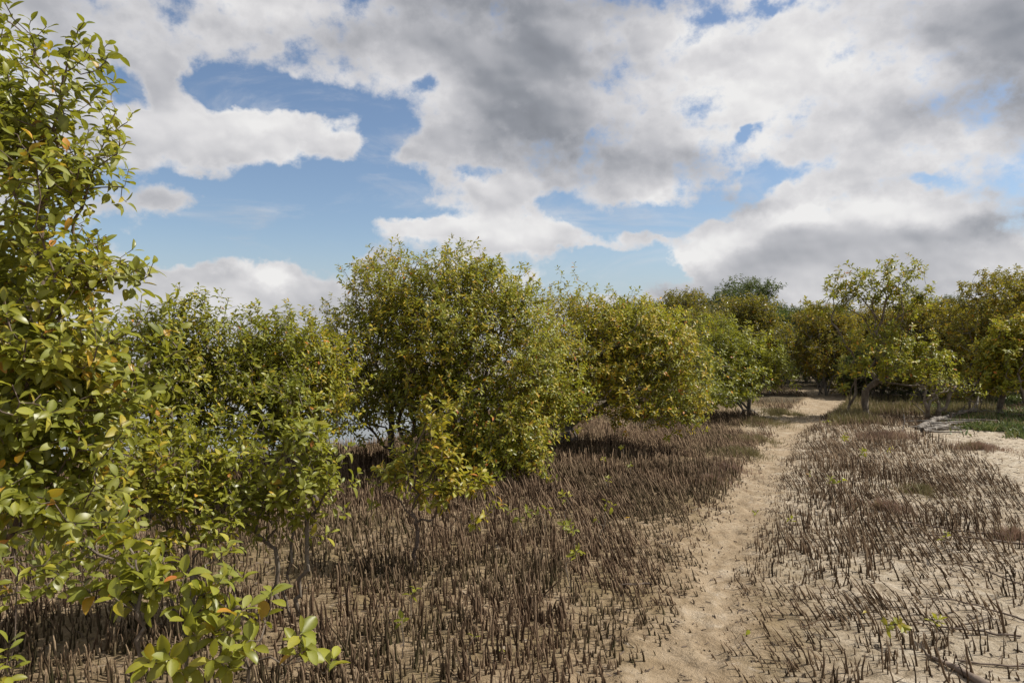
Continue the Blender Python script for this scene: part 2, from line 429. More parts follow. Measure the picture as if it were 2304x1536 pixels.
def build_ground():
    rad = np.concatenate([np.geomspace(0.4, 2.4, 24)[:-1], np.geomspace(2.4, 12, 250)[:-1], np.geomspace(12, 60, 150)[:-1], np.geomspace(60, 9000, 60)])
    ang = np.concatenate([np.radians(np.arange(-56, 56, 0.22)), np.radians(np.arange(56, 304, 4.0))])
    R, A = np.meshgrid(rad, ang, indexing='ij')
    X = R * np.sin(A); Y = R * np.cos(A)
    Z = H(X, Y)
    far = sstep(R, 60, 150)
    Z = Z * (1 - far) + far * (-0.6)
    n, m = R.shape
    idx = np.arange(n * m).reshape(n, m)
    j2 = np.roll(idx, -1, axis=1)
    q = np.stack([idx[:-1], idx[1:], j2[1:], j2[:-1]], -1).reshape(-1, 4)
    q = q[:, ::-1]
    c = n * m
    V = np.concatenate([np.stack([X, Y, Z], -1).reshape(-1, 3), [[0, 0, 0.0]]])
    tri = np.stack([np.full(m, c), j2[0], idx[0]], -1)
    tri = tri[:, ::-1]
    d, sd = path_d(X, Y)
    a_path = 1 - sstep(d, -0.02, 0.30)
    a_pale = np.clip(sstep(X - 0.30 * Y + .5 * (fbm(X, Y, .9, 2, 19) - .5), 0.0, 0.9) * 0.8 + sand_tongue(X, Y), 0, 1)
    a_wet = sstep(shore(X, Y), -1.8, 0.2)
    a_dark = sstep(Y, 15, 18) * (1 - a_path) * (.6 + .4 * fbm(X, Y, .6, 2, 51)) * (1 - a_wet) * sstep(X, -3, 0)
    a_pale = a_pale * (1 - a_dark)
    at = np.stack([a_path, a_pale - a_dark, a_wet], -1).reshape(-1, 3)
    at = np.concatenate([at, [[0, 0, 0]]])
    # material
    mt, nt, out = new_mat('sandy_mud')
    a = attr(nt, 'gm')
    pos = nt.node('ShaderNodeNewGeometry').outputs['Position']
    n1 = nt.noise(pos, 1.3, 5, 0.6, 0.3); n2 = nt.noise(pos, 9, 6, 0.65, 0.5); n3 = nt.noise(pos, 70, 5, 0.7); n4 = nt.noise(pos, 3.1, 4, 0.6, 1.0)
    base = nt.ramp(n2, [(0.3, (0.09, 0.06, 0.032)), (0.43, (0.19, 0.134, 0.074)), (0.55, (0.29, 0.212, 0.128)), (0.72, (0.38, 0.295, 0.20))])
    olive = nt.mix(nt.smooth(n1, 0.42, 0.62, 0.0, 0.7), base, (0.185, 0.135, 0.062, 1))
    pathc = nt.ramp(nt.math('MULTIPLY_ADD', n2, 0.5, nt.math('MULTIPLY', n4, 0.5)), [(0.33, (0.19, 0.135, 0.075)), (0.43, (0.29, 0.212, 0.13)), (0.56, (0.37, 0.285, 0.19)), (0.68, (0.45, 0.38, 0.29))])
    palec = nt.ramp(n2, [(0.33, (0.25, 0.195, 0.13)), (0.47, (0.41, 0.34, 0.25)), (0.65, (0.54, 0.475, 0.38))])
    c = nt.mix(nt.math('MULTIPLY', a[1], 0.85, clamp=True), olive, palec)
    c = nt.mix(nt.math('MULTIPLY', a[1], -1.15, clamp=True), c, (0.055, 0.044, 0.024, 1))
    c = nt.mix(nt.math('MULTIPLY', a[0], 0.85), c, pathc)
    c = nt.mix(nt.smooth(nt.noise(pos, 2.2, 6, 0.7, 0.8), 0.54, 0.68, 0, 0.35), c, (0.20, 0.135, 0.062, 1))
    # white salt crust and dark crumbs
    c = nt.mix(nt.smooth(nt.noise(pos, 4.3, 5, 0.7, 1.2), 0.60, 0.72, 0, 0.5), c, (0.48, 0.42, 0.35, 1))
    c = nt.mix(nt.smooth(nt.noise(pos, 48, 4, 0.75, 0.8), 0.57, 0.68, 0, 0.75), c, (0.10, 0.07, 0.042, 1))
    wetc = nt.mix(n2, (0.10, 0.082, 0.06, 1), (0.30, 0.25, 0.19, 1))
    c = nt.mix(a[2], c, wetc)
    pb = nt.node('ShaderNodeBsdfPrincipled'); nt.l.new(c, pb.inputs['Base Color'])
    nt.put(pb.inputs['Roughness'], nt.math('MULTIPLY_ADD', a[2], -0.45, 0.92))
    pb.inputs['Specular IOR Level'].default_value = 0.3
    h = nt.math('ADD', nt.math('MULTIPLY', n3, 0.35), nt.math('MULTIPLY', n2, 1.0))
    h = nt.math('MULTIPLY_ADD', nt.noise(pos, 26, 5, 0.7, 0.6), 0.8, h)
    bp = nt.node('ShaderNodeBump'); bp.inputs['Strength'].default_value = 0.9; bp.inputs['Distance'].default_value = 0.035
    nt.l.new(h, bp.inputs['Height']); nt.l.new(bp.outputs[0], pb.inputs['Normal'])
    nt.l.new(pb.outputs[0], out.inputs[0])
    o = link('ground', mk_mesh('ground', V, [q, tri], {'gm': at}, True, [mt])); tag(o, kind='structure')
    # water sheet
    mw, nt, out = new_mat('water')
    pos = nt.node('ShaderNodeNewGeometry').outputs['Position']
    pb = nt.node('ShaderNodeBsdfPrincipled'); pb.inputs['Base Color'].default_value = (0.16, 0.16, 0.14, 1)
    pb.inputs['Roughness'].default_value = 0.07; pb.inputs['IOR'].default_value = 1.33; pb.inputs['Specular IOR Level'].default_value = 0.9
    bp = nt.node('ShaderNodeBump'); bp.inputs['Strength'].default_value = 0.25; bp.inputs['Distance'].default_value = 0.03
    nt.l.new(nt.noise(nt.vmath('MULTIPLY', pos, (1, 2.4, 1)), 5, 4, 0.6), bp.inputs['Height']); nt.l.new(bp.outputs[0], pb.inputs['Normal'])
    nt.l.new(pb.outputs[0], out.inputs[0])
    Vw = [(-9000, 6, WATER_Z), (30, 6, WATER_Z), (400, 9000, WATER_Z), (-9000, 9000, WATER_Z)]
    o = link('water', mk_mesh('water', Vw, [[(0, 1, 2, 3)]], None, False, [mw])); tag(o, kind='structure')
build_ground()

# ------------------------------------------------------------------ plant building
def tubes(P, par, R, main, sides, sel):
    """frustums for segments sel (child indices); returns V, quads"""
    c = np.asarray(sel); p = par[c]
    seg = nrm(P[c] - P[p])
    ndir = np.zeros_like(P)
    has = par >= 0
    ndir[has] = nrm(P[has] - P[par[has]])
    ndir[~has] = (0, 0, 1)
    ismain = main[p] == c
    sdir = np.where((ismain & (par[p] >= 0))[:, None], ndir[p], seg)
    edir = seg
    rs = np.where(ismain, R[p], np.minimum(R[p], R[c] * 1.15)); re = R[c]
    a = np.arange(sides) / sides * 2 * pi
    ca, sa = np.cos(a), np.sin(a)

    def ring(cen, dr, r):
        u = nrm(np.cross(dr, np.array([[0.31, -0.94, 0.13]]))); v = np.cross(dr, u)
        return cen[:, None, :] + r[:, None, None] * (ca[None, :, None] * u[:, None, :] + sa[None, :, None] * v[:, None, :])
    A = ring(P[p], sdir, rs); B = ring(P[c], edir, re)
    n = len(c)
    V = np.concatenate([A, B], 1).reshape(-1, 3)
    b = (np.arange(n) * 2 * sides)[:, None]
    k = np.arange(sides)[None, :]; k2 = (k + 1) % sides
    q = np.stack([b + k, b + k2, b + sides + k2, b + sides + k], -1).reshape(-1, 4)
    return V, q


def grow(guides, tips, tipdir, seg, bf, rng, wig, rtip, rtrunk, rpow=0.5):
    cap = sum(len(g) for g in guides) * 12 + 20000 + len(tips) * 40
    P = np.zeros((cap, 3)); par = np.full(cap, -1); L = np.zeros(cap); n = 0
    rootidx = []
    for g in guides:
        g = np.asarray(g, float)
        # resample
        ds = np.concatenate([[0], np.cumsum(np.linalg.norm(np.diff(g, axis=0), axis=1))])
        m = max(2, int(ds[-1] / seg) + 1)
        t = np.linspace(0, ds[-1], m)
        q = np.stack([np.interp(t, ds, g[:, i]) for i in range(3)], -1)
        for _ in range(2):
            q[1:-1] = 0.25 * q[:-2] + 0.5 * q[1:-1] + 0.25 * q[2:]
        q[1:-1] += rng.normal(0, wig * seg * 0.8, (max(m - 2, 0), 3))
        prev = -1
        if n > 0 and len(g) > 0:      # guide starting on an existing guide joins it
            dd = np.linalg.norm(P[:n] - q[0], axis=1); j = int(dd.argmin())
            if dd[j] < 0.6 * seg or q[0][2] > H(q[0][0], q[0][1]) + 0.2: prev = j
        for i, v in enumerate(q):
            if i == 0 and prev >= 0: continue
            P[n] = v; par[n] = prev
            L[n] = 0 if prev < 0 else L[prev] + np.linalg.norm(v - P[prev])
            prev = n; n += 1
    base = np.asarray(guides[0][0], float)
    order = np.argsort(np.linalg.norm(tips - base, axis=1) + rng.normal(0, 0.1, len(tips)))
    tipnode = np.zeros(len(tips), int)
    for i in order:
        t = tips[i]
        d = np.linalg.norm(P[:n] - t, axis=1)
        lowpen = np.maximum(0, P[:n, 2] - t[2]) * 0.25
        j = int((d + bf * L[:n] + lowpen + 3.0 * (L[:n] < seg * 0.5)).argmin())
        dj = d[j]
        k = max(2, int(math.ceil(dj / seg)))
        if k > 30: k = 30
        sd = nrm(P[j] - P[par[j]]) if par[j] >= 0 else np.array([0, 0, 1.])
        c1 = P[j] + sd * dj * 0.28; c2 = t - tipdir[i] * dj * 0.33
        s = (np.arange(1, k + 1) / k)[:, None]
        q = (1 - s) ** 3 * P[j] + 3 * (1 - s) ** 2 * s * c1 + 3 * (1 - s) * s * s * c2 + s ** 3 * t
        if k > 1: q[:-1] += rng.normal(0, wig * seg * 0.5, (k - 1, 3))
        prev = j
        for v in q:
            P[n] = v; par[n] = prev; L[n] = L[prev] + np.linalg.norm(v - P[prev]); prev = n; n += 1
        tipnode[i] = prev
    P = P[:n]; par = par[:n]
    cnt = np.zeros(n); cnt[tipnode] = 1
    for i in range(n - 1, -1, -1):
        if par[i] >= 0: cnt[par[i]] += max(cnt[i], 0.3)
    cnt = np.maximum(cnt, 0.6)
    R = rtip + (rtrunk - rtip) * (np.clip(cnt - 1, 0, None) / max(cnt.max() - 1, 1)) ** rpow
    main = np.full(n, -1); best = np.full(n, -1.0)
    for i in range(n):
        p = par[i]
        if p >= 0 and cnt[i] > best[p]: best[p] = cnt[i]; main[p] = i
    return P, par, R, main, tipnode


def wood_mesh(name, P, par, R, main, mat, thin=0.0):
    ch = np.nonzero(par >= 0)[0]
    Vs, Fs, off = [], [], 0
    rr = R[ch]
    for lo, hi, s in ((0.012, 9, 8), (0.005, 0.012, 5), (thin, 0.005, 3)):
        sel = ch[(rr >= lo) & (rr < hi)]
        if len(sel):
            V, q = tubes(P, par, R, main, s, sel); Vs.append(V); Fs.append(q + off); off += len(V)
    return mk_mesh(name, np.concatenate(Vs), [np.concatenate(Fs)], None, True, [mat])


TPL = {}
def _tpl():
    # rows: (u, halfwidth); u along the leaf
    def build(rows, tip=True, base=False):
        pts = []; faces3 = []; faces4 = []; prev = None
        if base: pts.append((0, 0, 0))
        for (u, w) in rows:
            i = len(pts); pts += [(u, -w, 0), (u, 0, 1), (u, w, 0)]
            if prev is None and base: faces3 += [(0, i + 1, i), (0, i + 2, i + 1)]
            if prev is not None: faces4 += [(prev, prev + 1, i + 1, i), (prev + 1, prev + 2, i + 2, i + 1)]
            prev = i
        t = len(pts); pts.append((1, 0, 1)); faces3 += [(prev, prev + 1, t), (prev + 1, prev + 2, t)]
        return np.array(pts, float), np.array(faces3), (np.array(faces4) if faces4 else np.zeros((0, 4), int))
    TPL['hi'] = build([(0.02, 0.012), (0.14, 0.045), (0.32, 0.155), (0.55, 0.205), (0.78, 0.165), (0.92, 0.085)])
    TPL['mid'] = build([(0.34, 0.17), (0.70, 0.18)], base=True)
    TPL['lo'] = (np.array([(0, 0, 0), (0.5, -0.21, 0), (1, 0, 0), (0.5, 0.21, 0)], float), np.array([(0, 2, 1), (0, 3, 2)]), np.zeros((0, 4), int))
_tpl()


def leaves_mesh(name, pos, ax, nm, ln, wid, tint, lod, mat, rng, fold=0.42, curve=0.34):
    pts, f3, f4 = TPL[lod]
    N = len(pos); K = len(pts)
    side = np.cross(ax, nm)
    u = pts[:, 0][None, :, None]; v = pts[:, 1][None, :, None]
    Lc = ln[:, None, None]; wd = wid[:, None, None]
    cv = (curve * rng.uniform(0.1, 1.9, N))[:, None, None]
    fo = (fold * rng.uniform(0.3, 1.7, N))[:, None, None]
    tw = (rng.normal(0, 0.25, N))[:, None, None]
    if lod == 'lo': fo = fo * 1.0
    V = pos[:, None, :] + Lc * (u * ax[:, None, :] * (1 - 0.25 * cv * u) + v * wd * (side[:, None, :] + tw * u * nm[:, None, :]) + (np.abs(v) * wd * fo - cv * u * u) * nm[:, None, :])
    off = (np.arange(N) * K)[:, None, None]
    F = [(f3[None] + off).reshape(-1, 3)]
    if len(f4): F.append((f4[None] + off).reshape(-1, 4))
    rnd = rng.random(N)
    at = np.stack([np.repeat(tint, K), np.tile(pts[:, 2] if lod == 'hi' else np.zeros(K), N), np.repeat(rnd, K)], -1)
    return mk_mesh(name, V.reshape(-1, 3), F, {'lf': at}, lod != 'lo', [mat])


def leaf_set(tippos, tdir, rng, per, ln, spread=0.10, open_tip=30, open_low=78, upb=0.35):
    """opposite pairs around each twig, tight at the tip and opening below"""
    T = len(tippos)
    npair = max(1, per // 2)
    pos, ax, nm, L = [], [], [], []
    ref = np.where(np.abs(tdir[:, 2:3]) > 0.9, np.array([[1., 0, 0]]), np.array([[0, 0, 1.]]))
    u = nrm(np.cross(tdir, ref)); v = np.cross(tdir, u)
    ph0 = rng.uniform(0, 2 * pi, T)
    for k in range(npair):
        f = (k + 0.3) / npair
        back = spread * f * rng.uniform(0.7, 1.3, T)
        for s in (0, 1):
            keep = rng.random(T) < (0.97 if k < npair - 1 else 0.75)
            ph = ph0 + k * pi / 2 + s * pi + rng.normal(0, 0.3, T)
            th = np.radians(open_tip + (open_low - open_tip) * f ** 0.7 + rng.normal(0, 12, T))
            rad = np.cos(ph)[:, None] * u + np.sin(ph)[:, None] * v
            a = np.cos(th)[:, None] * tdir + np.sin(th)[:, None] * rad
            a = nrm(a + np.array([0, 0, -0.10]) * f + rng.normal(0, 0.08, (T, 3)))
            w = nrm(tdir + np.array([0, 0, upb]) + rng.normal(0, 0.22, (T, 3)))
            n = w - (w * a).sum(-1, keepdims=True) * a
            n = nrm(n)
            l = ln * rng.uniform(0.72, 1.15, T) * (0.62 + 0.38 * min(1, 0.35 + f * 1.6))
            pos.append((tippos - tdir * back[:, None] + rad * 0.002)[keep]); ax.append(a[keep]); nm.append(n[keep]); L.append(l[keep])
    return np.concatenate(pos), np.concatenate(ax), np.concatenate(nm), np.concatenate(L)


def tint_of(n, rng, mean, sd, old=0.02):
    t = np.clip(rng.normal(mean, sd, n), 0, 0.78)
    o = rng.random(n) < old
    return np.where(o, rng.uniform(0.8, 1.0, n), t)


def crown_points(blobs, n_cl, rng, shell=2.3):
    """blobs: (center3, radii3, weight)"""
    w = np.array([b[2] * (b[1][0] * b[1][1] * b[1][2]) ** 0.8 for b in blobs]); w = w / w.sum()
    which = rng.choice(len(blobs), n_cl, p=w)
    C = np.array([b[0] for b in blobs])[which]; Rr = np.array([b[1] for b in blobs])[which]
    d = nrm(rng.normal(0, 1, (n_cl, 3)))
    r = rng.random(n_cl) ** (1 / shell) * rng.uniform(0.86, 1.06, n_cl)
    return C + d * Rr * r[:, None], d, C


def plant(name, label, cat, base, blobs, *, stems=3, guides=None, n_cl=150, m=5, cr=0.16, leaf=0.065, per=8, lod='mid', mat=None,
          bark=None, tint=(0.45, 0.17), old=0.02, seg=0.12, bf=0.35, wig=0.35, rtip=0.0016, rtrunk=0.03, spread=0.10, sprigs=(), seed=1,
          group=None, upright=0.7, stem_spread=0.15, thin=0.0, width=1.0, shell=2.3, rpow=0.5, dead=0, bark_name='trunk'):
    rng = np.random.default_rng(seed)
    base = np.asarray(base, float)
    bz = float(H(base[0], base[1])) - 0.02 if len(base) == 2 else base[2]
    base = np.array([base[0], base[1], bz])
    Cc, D, BC = crown_points(blobs, n_cl, rng, shell)
    low = H(Cc[:, 0], Cc[:, 1]) + 0.10
    Cc[:, 2] = np.maximum(Cc[:, 2], low)
    mid = np.average([b[0] for b in blobs], axis=0)
    tips = []; tdir = []
    for c, d in zip(Cc, D):
        k = max(1, int(rng.poisson(m)))
        o = nrm(rng.normal(0, 1, (k, 3)) + np.array([0, 0, 0.35])) * cr * (rng.random((k, 1)) ** 0.5)
        pts = c + o
        out = nrm(nrm(c - mid) * 0.55 + d * 0.25 + o / cr * 0.6 + np.array([0, 0, upright]) + rng.normal(0, 0.22, (k, 3)))
        tips.append(pts); tdir.append(out)
    for (p, dr) in sprigs:
        tips.append(np.array([p])); tdir.append(nrm(np.array([dr], float)))
    tips = np.concatenate(tips); tdir = np.concatenate(tdir)
    tips[:, 2] = np.maximum(tips[:, 2], H(tips[:, 0], tips[:, 1]) + 0.08)
    if guides is None:
        guides = []
        for s in range(stems):
            a = rng.uniform(0, 2 * pi)
            b0 = base + np.array([math.cos(a), math.sin(a), 0]) * stem_spread * rng.uniform(0.2, 1) * (0 if s == 0 else 1)
            b0[2] = H(b0[0], b0[1]) - 0.02
            tg = Cc[rng.integers(len(Cc))]
            tg = b0 * 0.35 + tg * 0.65
            mid1 = b0 * 0.55 + tg * 0.45 + np.array([rng.normal(0, 0.05), rng.normal(0, 0.05), 0.12 * np.linalg.norm(tg - b0)])
            guides.append([b0, mid1, tg])
    else:
        guides = [[np.asarray(q, float) for q in g] for g in guides]
        g0 = guides[0][0]
        base = np.array([g0[0], g0[1], g0[2]])
    P, par, R, main, tn = grow(guides, tips, tdir, seg, bf, rng, wig, rtip, rtrunk, rpow)
    # twig direction from the grown end, bent a little upwards
    td = nrm(0.5 * nrm(P[tn] - P[par[tn]]) + 0.7 * tdir)
    live = rng.random(len(tn)) >= dead
    pos, ax, nm, L = leaf_set(P[tn][live], td[live], rng, per, leaf, spread)
    mean, sd = tint
    # some branchlets are yellower than others
    tt = np.clip(mean + (fbm(pos[:, 0] * 2.1 + pos[:, 2], pos[:, 1] * 2.1 - pos[:, 2], 1.5, 2, seed % 50) - 0.5) * 0.5, 0.05, 0.8)
    tint_a = np.clip(tt + rng.normal(0, sd, len(pos)), 0, 0.80)
    o_ = rng.random(len(pos)) < old
    tint_a = np.where(o_, rng.uniform(0.82, 1.0, len(pos)), tint_a)
    wid = rng.uniform(0.8, 1.2, len(pos)) * width
    root = bpy.data.objects.new(name, None); COL.objects.link(root); root.location = base; root.empty_display_size = 0.2
    tag(root, label, cat, group)
    Pl = P - base
    link(bark_name, wood_mesh(bark_name, Pl, par, R, main, bark or M_BARK, thin), root)
    link('crown', leaves_mesh('crown', pos - base, ax, nm, L, wid, tint_a, lod, mat or M_LEAF, rng), root)
    return root


def B(px, py, rx, ry, Y, rd, w=1.0):
    return (W(px, py, Y), np.array([rx / FX * Y, rd, ry / FX * Y]), w)


def S(px, py, Y, dx=0.0):
    return (W(px, py, Y), (dx, 0, 1.0))

# ------------------------------------------------------------------ the big mangroves
def build_trees():
    # 1: the tall one at the left edge
    spr = [S(20, 1440, 2.1, .3), S(30, 1500, 2.1, .3), S(40, 1290, 2.2, .3), S(100, 1270, 2.3, .3), S(190, 50, 2.65, 0.1), S(175, 70, 2.7), S(205, 95, 2.6, 0.4), S(240, 130, 2.6, 0.5), S(105, 60, 2.75), S(70, 45, 2.7, -0.2), S(250, 210, 2.6, 0.8), S(262, 250, 2.6, 1.0),
           S(10, 5, 2.5), S(-20, -40, 2.5), S(345, 590, 2.6, 0.8), S(320, 600, 2.65, 0.8), S(300, 560, 2.6, 0.6), S(335, 620, 2.6, 1.2), S(285, 455, 2.6, 1.2), S(290, 380, 2.6, 1.0),
           S(285, 320, 2.6, 0.8), S(270, 310, 2.7, 0.4), S(240, 300, 2.6), S(250, 350, 2.5, 0.6), S(275, 420, 2.6, 1.2), S(215, 160, 2.6, 0.4), S(290, 610, 2.6, 0.5), S(270, 590, 2.6, 0.2)]
    plant('mangrove_tree', 'tall near mangrove with large glossy yellow green leaves filling the left edge', 'mangrove tree', (-2.7, 2.9),
          [B(60, 260, 110, 160, 2.7, .40, 1.1), B(170, 200, 60, 100, 2.65, .22, .9), B(-120, 200, 160, 300, 2.7, .5), B(130, 400, 130, 90, 2.6, .38), B(200, 355, 70, 60, 2.6, .2, .8), B(80, 560, 160, 130, 2.5, .45, 1.2),
           B(230, 610, 110, 55, 2.6, .22, 1.2), B(80, 760, 220, 150, 2.45, .5, 1.2), B(220, 850, 120, 120, 2.6, .35), B(60, 960, 220, 140, 2.4, .5, 1.1), B(210, 1010, 140, 110, 2.5, .35, .9), B(20, 1130, 150, 110, 2.3, .40),
           B(150, 1130, 130, 60, 2.4, .3, .8), B(-150, 700, 200, 500, 2.6, .6, .8), B(0, 600, 220, 200, 3.5, .5, .7), B(60, 850, 240, 150, 3.6, .5, .7), B(-100, 350, 200, 250, 3.4, .5, .7), B(-80, 1000, 200, 120, 3.5, .5, .7), B(90, 110, 45, 50, 2.7, .15, .6), B(5, 1250, 70, 70, 2.2, .2, .5)],
          guides=[[(-2.55, 2.9, -0.02), (-2.3, 2.85, 0.8), (-2.0, 2.8, 1.6), (-1.85, 2.75, 2.3), (-1.75, 2.7, 2.75)], [(-2.35, 2.86, 0.7), (-2.05, 2.6, 1.05), (-1.75, 2.5, 1.3)], [(-2.5, 2.9, .3), (-2.2, 2.5, .6), (-1.9, 2.4, .8)],
                  [(-2.05, 2.8, 1.5), (-1.8, 2.7, 1.75), (-1.55, 2.65, 1.85)]],
          n_cl=560, m=3.6, cr=.14, leaf=.066, per=8, lod='hi', tint=(.43, .15), old=.035, seg=.07, bf=.25, wig=.3, rtrunk=.035, spread=.12, sprigs=spr, seed=11, shell=1.7, bark=M_STICK)
    # 2: row of bushes in front of the water
    plant('mangrove_bush', 'leafy green mangrove bush with upright sprigs, right of the tall left tree', 'mangrove bush', (-3.35, 6.5),
          [B(430, 745, 110, 65, 6.4, .5, 1.2), B(340, 780, 90, 70, 6.4, .5), B(420, 860, 150, 100, 6.3, .6, 1.2), B(300, 880, 110, 100, 6.2, .5), B(500, 830, 90, 100, 6.5, .5), B(200, 850, 120, 140, 6.6, .5), B(430, 960, 120, 60, 6.2, .5, .9)],
          stems=6, n_cl=430, m=4.4, cr=.26, leaf=.064, per=8, lod='mid', tint=(.42, .15), old=.015, seg=.11, rtrunk=.026, stem_spread=.5, seed=12, shell=1.8,
          sprigs=[S(430, 660, 6.4), S(445, 655, 6.4), S(460, 665, 6.4), S(488, 655, 6.4), S(415, 680, 6.4), S(505, 690, 6.4), S(475, 700, 6.4), S(308, 690, 6.4), S(310, 705, 6.4), S(385, 700, 6.4), S(350, 705, 6.4), S(545, 690, 6.5)])
    plant('mangrove_bush', 'mid green mangrove bush with dark stems between the water gap and the left sprigged bush', 'mangrove bush', (-2.15, 6.8),
          [B(600, 765, 110, 55, 6.8, .5, 1.1), B(700, 800, 90, 85, 7.0, .5), B(570, 840, 110, 90, 6.6, .5), B(660, 880, 120, 90, 6.6, .5, 1.1), B(610, 960, 120, 70, 6.5, .5, 1), B(740, 890, 70, 90, 6.9, .4, .8)],
          stems=6, n_cl=430, m=4.4, cr=.26, leaf=.066, per=8, lod='mid', tint=(.46, .15), old=.015, seg=.11, rtrunk=.026, stem_spread=.5, seed=13, shell=1.8,
          sprigs=[S(580, 705, 6.8), S(600, 710, 6.8), S(640, 712, 6.8), S(655, 716, 6.8), S(560, 690, 6.8), S(700, 720, 7), S(620, 725, 6.8)])
    plant('mangrove_bush', 'glossy mangrove sapling clump on bare stems behind the front sprigs', 'mangrove bush', (-1.22, 4.05),
          [B(700, 1010, 80, 60, 4.05, .28, 1.1), B(640, 960, 60, 40, 4.1, .25, .8), B(690, 1110, 90, 60, 4.0, .28, .9), B(590, 1080, 70, 70, 4.0, .25, .8), B(740, 1060, 40, 60, 4.0, .2, .8), B(560, 1140, 80, 50, 4.0, .25, .8), B(640, 1180, 80, 40, 3.9, .2, .6)],
          guides=[[(-1.30, 4.0, -.03), (-1.32, 4.0, .3), (-1.27, 4.02, .75)], [(-1.25, 4.02, -.03), (-1.2, 4.0, .35), (-1.16, 4.03, .8)], [(-1.36, 4.05, -.03), (-1.42, 4.05, .4), (-1.45, 4.05, .7)]],
          n_cl=84, m=2.5, cr=.13, leaf=.072, per=7, lod='hi', tint=(.50, .12), old=.02, seg=.07, rtrunk=.013, seed=14, spread=.09, sprigs=[S(690, 960, 4.0), S(650, 945, 4.0), S(735, 985, 4.0), S(750, 1130, 4.0, .3), S(780, 1140, 4.0, .4), S(745, 1195, 4.0, .4)])
    plant('mangrove_bush', 'dense low mangrove clump with a few orange leaves under the tall left tree', 'mangrove bush', (-1.9, 3.9),
          [B(400, 1010, 120, 70, 3.9, .35, 1.1), B(500, 1060, 100, 70, 4.0, .3), B(330, 1080, 110, 70, 3.7, .3), B(430, 1140, 120, 60, 3.8, .3), B(230, 1150, 110, 70, 3.4, .3, .9), B(560, 1000, 70, 60, 4.1, .3, .8), B(360, 1220, 90, 40, 3.6, .25, .8), B(150, 1235, 120, 50, 3.1, .3, 1), B(40, 1290, 100, 40, 2.9, .25, .7), B(470, 1220, 80, 40, 3.6, .25, .7), B(300, 960, 100, 60, 3.9, .3)],
          stems=5, n_cl=200, m=2.6, cr=.16, leaf=.068, per=7, lod='hi', tint=(.47, .14), old=.035, seg=.08, rtrunk=.015, seed=15, spread=.10, stem_spread=.45,
          sprigs=[S(400, 960, 3.9), S(430, 955, 3.9), S(520, 1000, 4)])
    # 3: sprigs right at the front
    plant('mangrove_sapling', 'broad leaved mangrove sprigs rising at the very front, cut by the bottom edge', 'mangrove sapling', (-1.12, 2.25),
          [B(300, 1250, 70, 50, 2.35, .14, 1), B(300, 1340, 90, 50, 2.3, .15, .8), B(410, 1280, 70, 50, 2.35, .12, .7), B(450, 1350, 90, 45, 2.3, .14, .9), B(590, 1340, 60, 45, 2.3, .12, 1), B(380, 1420, 80, 50, 2.2, .14, 1), B(520, 1440, 90, 45, 2.2, .14, .9), B(450, 1490, 120, 40, 2.2, .14, .5), B(200, 1230, 70, 50, 2.5, .15, .7), B(160, 1180, 60, 40, 2.6, .15, .7)],
          guides=[[(-1.15, 2.2, -.03), (-1.2, 2.22, .3), (-1.28, 2.3, .78)], [(-1.1, 2.2, -.03), (-1.0, 2.22, .3), (-.95, 2.25, .6)], [(-1.12, 2.25, -.03), (-1.1, 2.25, .35), (-1.05, 2.28, .75)], [(-1.0, 2.2, -.03), (-.9, 2.22, .3), (-.83, 2.26, .62)]],
          n_cl=40, m=1.5, cr=.08, leaf=.078, per=6, lod='hi', tint=(.40, .12), old=.04, seg=.06, rtrunk=.009, seed=16, spread=.055, width=1.12,
          sprigs=[S(285, 1200, 2.35), S(270, 1230, 2.35, -.2), S(185, 1310, 2.3, -.6), S(205, 1330, 2.3, -.3), S(515, 1220, 2.6), S(470, 1240, 2.6), S(545, 1290, 2.4), S(610, 1330, 2.3, .3), S(680, 1420, 2.15, .5), S(670, 1440, 2.15, .3), S(750, 1480, 2.2, .2), S(690, 1460, 2.1, .4), S(480, 1420, 2.2), S(560, 1440, 2.2)])
    # 4: small tree in front of the big dome
    plant('mangrove_sapling', 'small mangrove tree with orange tinged crown on one slim trunk in the root field', 'mangrove sapling', (-.70, 4.85),
          [B(980, 950, 50, 45, 4.85, .18, 1.2), B(1000, 1030, 60, 50, 4.8, .2, 1.1), B(900, 1050, 50, 60, 4.8, .2, .8), B(1040, 1100, 70, 35, 4.75, .2, .9), B(1060, 1160, 70, 30, 4.7, .2, .7), B(940, 1110, 80, 40, 4.8, .2, .6), B(870, 1110, 30, 60, 4.8, .15, .5)],
          guides=[[(-.70, 4.85, -.03), (-.695, 4.85, .33), (-.68, 4.84, .62), (-.70, 4.85, .8), (-.58, 4.85, 1.08)], [(-.695, 4.85, .33), (-.5, 4.8, .30), (-.3, 4.75, .36), (-.22, 4.72, .4)], [(-.68, 4.84, .60), (-.48, 4.8, .7), (-.36, 4.78, .82)], [(-.695, 4.85, .36), (-.9, 4.86, .62), (-.92, 4.86, .8)]],
          n_cl=56, m=2.6, cr=.08, leaf=.072, per=8, lod='hi', tint=(.66, .13), old=.09, seg=.06, rtrunk=.014, seed=17, spread=.08, bark=M_STICK,
          bark_name='trunk', sprigs=[S(950, 895, 4.85), S(975, 892, 4.85), S(1005, 905, 4.85), S(960, 915, 4.85), S(835, 1080, 4.8, -.4), S(845, 1060, 4.8, -.3), S(1085, 1060, 4.7, .3), S(1130, 1130, 4.7, .5), S(1060, 1070, 4.75), S(885, 960, 4.85, -.2)])
